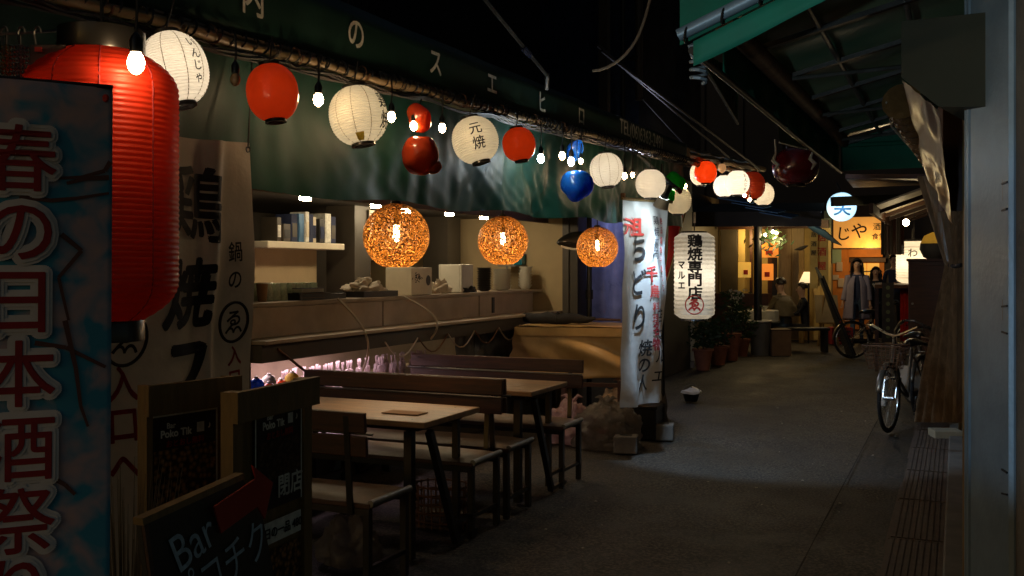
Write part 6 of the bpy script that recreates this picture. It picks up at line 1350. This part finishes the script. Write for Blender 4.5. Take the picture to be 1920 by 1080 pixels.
def person(loc, rz, label, h=1.62, pose='stand', top='navy', legs='black_cl', hair='long', arm=((.25, 0), (.25, 0)), coat=None, lean=0, step=.12, bag=None):
    t = thing('person', loc, label, 'person', None, rz); s = h / 1.70
    S = lambda *a: Vector(a) * s
    hip = .93 if pose == 'stand' else .50
    dz = hip - .93
    ln = Vector((0, -lean, 0))
    J = [(S(0, 0, .93 + dz), .135 * s, .10 * s), (S(0, -.005, 1.08 + dz) + ln * .3, .125 * s, .095 * s), (S(0, 0, 1.28 + dz) + ln * .7, .15 * s, .10 * s), (S(0, 0, 1.40 + dz) + ln, .09 * s, .07 * s), (S(0, -.005, 1.48 + dz) + ln * 1.1, .05 * s), (S(0, -.02, 1.56 + dz) + ln * 1.2, .072 * s, .082 * s), (S(0, -.015, 1.65 + dz) + ln * 1.25, .078 * s, .09 * s), (S(0, -.01, 1.70 + dz) + ln * 1.3, .05 * s)]
    E_ = [(0, 1), (1, 2), (2, 3), (3, 4), (4, 5), (5, 6), (6, 7)]
    names = ['top'] * 4 + ['skin'] * 4
    for k, sd in enumerate((-1, 1)):
        sw, fw = arm[k]; b = len(J); sh_ = S(sd * .17, 0, 1.375 + dz) + ln
        el = sh_ + S(sd * .05, -fw * .18, -.27 + abs(fw) * .06); wr = el + (S(sd * .0, -.22, .02) if fw > .5 else S(sd * sw * .1, -.04 - fw * .1, -.25)); dirh = (wr - el).normalized()
        J += [(sh_, .055 * s), (el, .042 * s), (wr, .028 * s), (wr + dirh * .07 * s, .032 * s, .018 * s)]; E_ += [(3, b), (b, b + 1), (b + 1, b + 2), (b + 2, b + 3)]; names += ['top', 'top', 'skin', 'skin']
        hb = b + 3
        for f_ in range(5):
            off = Vector(((f_ - 1.5) * .016, 0, 0)) if f_ < 4 else Vector((-sd * .034, -.01, .02)); ll = (.065, .075, .07, .055, .045)[f_] * s; i_ = len(J)
            J += [(J[hb][0] + off * s + dirh * ll * .45, .009 * s), (J[hb][0] + off * s + dirh * ll + Vector((0, -.01, 0)), .007 * s)]; E_ += [(hb, i_), (i_, i_ + 1)]; names += ['skin', 'skin']
    for sd in (-1, 1):
        b = len(J); hp = S(sd * .09, 0, .86 + dz)
        if pose == 'stand': kn = hp + S(0, -.03 + sd * step * .5, -.41); an = kn + S(0, sd * step * .6 + .02, -.39); to = an + S(0, -.16, -.05)
        else: kn = hp + S(sd * .03, -.40, .03); an = kn + S(0, .02, -.40); an.z = .09; to = an + S(0, -.15, -.04)
        J += [(hp, .085 * s), (kn, .058 * s), (an, .04 * s), (to, .035 * s, .028 * s)]; E_ += [(0, b), (b, b + 1), (b + 1, b + 2), (b + 2, b + 3)]; names += ['legs'] * 4
    me = skin_mesh(J, E_, 'body'); lst = {'skin': 0, 'top': 1, 'legs': 2}
    for n_ in ('skin', top, legs): me.materials.append(M[n_])
    cs = [(j[0], lst[n_]) for j, n_ in zip(J, names)]
    samp = []
    for a, b in E_:
        for q in (0, .25, .5, .75, 1): samp.append((J[a][0].lerp(J[b][0], q), lst[names[a] if q < .5 else names[b]]))
    for p in me.polygons:
        p.use_smooth = True; c = p.center; p.material_index = min(samp, key=lambda z: (z[0] - c).length_squared)[1]
    ob = bpy.data.objects.new('body', me); col.objects.link(ob); ob.parent = t; ORG[ob.name] = Vector()
    hd = J[6][0]
    for sd in (-1, 1):
        part('eye', MB().lathe([(.002, .008), (.009, .0), (.002, -.008)], 8, c=hd + S(sd * .031, -.088, -.01)), 'black', t); part('ear', MB().lathe([(.004, .028), (.014, .01), (.012, -.012), (.004, -.028)], 8, c=hd + S(sd * .082, .0, -.015), sy=1.4), 'skin', t, smooth=True)
    part('nose', MB().lathe([(.004, .025), (.010, -.005), (.014, -.015), (.003, -.022)], 8, c=hd + S(0, -.095, -.03)), 'skin', t, smooth=True); part('mouth', MB().box(hd + S(0, -.084, -.072), (.038, .01, .009)), 'dk_red_ink', t, bevel=.003)
    rr = .098 * s
    def hairf(u, v):
        a = u * 2 * math.pi; front = max(0, -math.sin(a)); e = math.pi / 2 - v * (1.75 - front * 1.0)
        k = 1 + .07 * noise.noise(Vector((math.cos(a) * 3, math.sin(a) * 3, v * 5))); return hd + Vector((math.cos(a) * math.cos(e) * rr * k, math.sin(a) * math.cos(e) * rr * 1.12 * k + .012, math.sin(e) * rr * 1.05 * k + .012))
    hr = part('hair', MB().grid(hairf, 28, 14), 'hair', t, smooth=True, thick=.01)
    if hair == 'long':
        def lock(u, v):
            a = -.55 + u * (math.pi + 1.1); w_ = rr * (1.08 + .45 * v - .2 * v * v); n_ = .015 * math.sin(u * 26 + v * 3) + .02 * noise.noise(Vector((u * 5, v * 4, 1)))
            return hd + Vector((math.cos(a) * (w_ + n_), math.sin(a) * (rr * 1.1 + n_) + .012, .03 - v * .34 * s))
        part('long_hair', MB().grid(lock, 36, 12), 'hair', t, smooth=True, thick=.02)
    if coat:
        zc0, zc1 = 1.40 + dz, (.50 if pose == 'stand' else .62)
        def cf(u, v):
            a = -math.pi / 2 + .30 + u * (2 * math.pi - .60); z = zc0 * s + (zc1 - zc0) * s * v; w_ = (.12 + .07 * min(1, v * 5) + .09 * v) * s; dd = (.085 + .05 * min(1, v * 5) + .07 * v) * s
            n_ = 1 + .05 * math.sin(u * 30 + v * 2) * v
            return Vector((math.cos(a) * w_ * n_, math.sin(a) * dd * n_, z)) + ln * max(0, 1 - v * 1.3)
        part('coat', MB().grid(cf, 48, 18), coat, t, smooth=True, thick=.012)
        for k, sd in enumerate((-1, 1)):
            b = 8 + k * 14; q = [J[3][0].lerp(J[b][0], .5), J[b][0], J[b + 1][0], J[b + 1][0].lerp(J[b + 2][0], .85)]
            part('sleeve', MB().tube(q, [.05 * s, .075 * s, .062 * s, .055 * s], 12), coat, t, smooth=True)
    for k, sd in enumerate((-1, 1)):
        an = J[len(J) - 8 + k * 4 + 3][0]; sh_ = MB().tube([an + S(0, .14, .01), an + S(0, .05, .012), an + S(0, -.07, -.004)], [.03 * s, .045 * s, .03 * s], 10); part('shoe', sh_, 'black_pl', t, smooth=True)
    if bag: part('belt', MB().tube([J[0][0] + Vector((.15 * s * math.cos(a), .115 * s * math.sin(a), .02)) for a in [k * .45 for k in range(15)]], .012, 5), bag, t)
    return t
# facing the camera = rotation YAW-ish
P = ptZ(1607, 644, 0); person((P.x, P.y, 0), YAW * .25, 'woman with long dark hair walking in an open lavender coat over navy clothes', 1.66, 'stand', 'navy', 'jeans', 'long', ((.6, .1), (.3, .1)), 'coat_l', step=.22)
P = ptZ(1641, 640, 0) + Vector((0, .2, 0)); person((P.x, P.y, 0), 0, 'shorter person in a black jacket with a white scarf walking beside the woman in lavender', 1.50, 'stand', 'black_cl', 'black_cl', 'long', ((.2, .2), (.2, .6)), 'black_cl', step=.16)
P = ptZ(1668, 636, 0) + Vector((.05, .8, 0)); person((P.x, P.y, 0), R(-10), 'tall person in dark navy clothes standing behind the shorter walker', 1.78, 'stand', 'navy', 'black_cl', 'short', ((.1, .1), (.1, .1)))
P = ptZ(1691, 636, 0) + Vector((.1, 1.0, 0)); person((P.x, P.y, 0), R(10), 'person in a blue jacket standing in the dark next to the pale cylinder lantern', 1.70, 'stand', 'navy', 'jeans', 'short', ((.1, .1), (.1, .2)), 'navy')
P = ptZ(1468, 657, 0); person((P.x + .02, P.y + .25, 0), R(-118) + YAW * 0, 'seated man in a loose olive jacket turned left towards the white table', 1.72, 'sit', 'olive', 'jeans', 'short', ((.2, .7), (.2, .7)), 'olive', lean=.10)
P = ptZ(1508, 657, 0); person((P.x, P.y + .25, 0), R(-75), 'seated woman in black with brown tied hair holding white dishes', 1.60, 'sit', 'black_cl', 'black_cl', 'short', ((.2, .7), (.2, .7)), None, lean=.06)
scarf = bpy.data.objects.get('person.001')
if scarf: part('scarf', MB().tube([(-.05, -.10, 1.2), (0, -.115, 1.12), (.01, -.12, .95)], [.02, .025, .015], 8), 'white', scarf, smooth=True)

# ------------------------------------------------------------------ flood lamp on the wall behind the viewer (source of the pale blue light on the right)
lpz = Vector((-.6, -1.5, 1.15)); t = thing('twin_flood_lamp', lpz, 'cool white twin flood lamp on a stand behind the viewer, outside the picture', 'lamp')
part('post', MB().tube([(0, -.1, -1.15), (0, -.1, .1)], .03, 10), 'dsteel', t, smooth=True); part('crossbar', MB().bar((-.3, -.1, .08), (.3, -.1, .08), .03), 'dsteel', t)
for k, (dx, tgt, e_, sz_, bl_) in enumerate(((-.2, (-.38, 3.4, 2.45), 190, 21, .5), (.2, (.14, 3.35, 1.32), 170, 14.5, .5))):
    o_ = Vector((dx, .02, 0)); fd = (Vector(tgt) - lpz - o_).normalized(); q = fd.to_track_quat('-Z', 'Y')
    part('head', MB().box(o_ - fd * .06, (.16, .06, .12)), 'dsteel', t, bevel=.01)
    sp2 = bpy.data.lights.new('flood', 'SPOT'); sp2.energy = e_; sp2.color = ((.70, .92, 1), (.44, .74, 1))[k]; sp2.spot_size = R(sz_); sp2.spot_blend = bl_; sp2.shadow_soft_size = .04
    so2 = bpy.data.objects.new('flood', sp2); col.objects.link(so2); so2.parent = t; so2.location = o_ + fd * .02; so2.rotation_euler = q.to_euler()
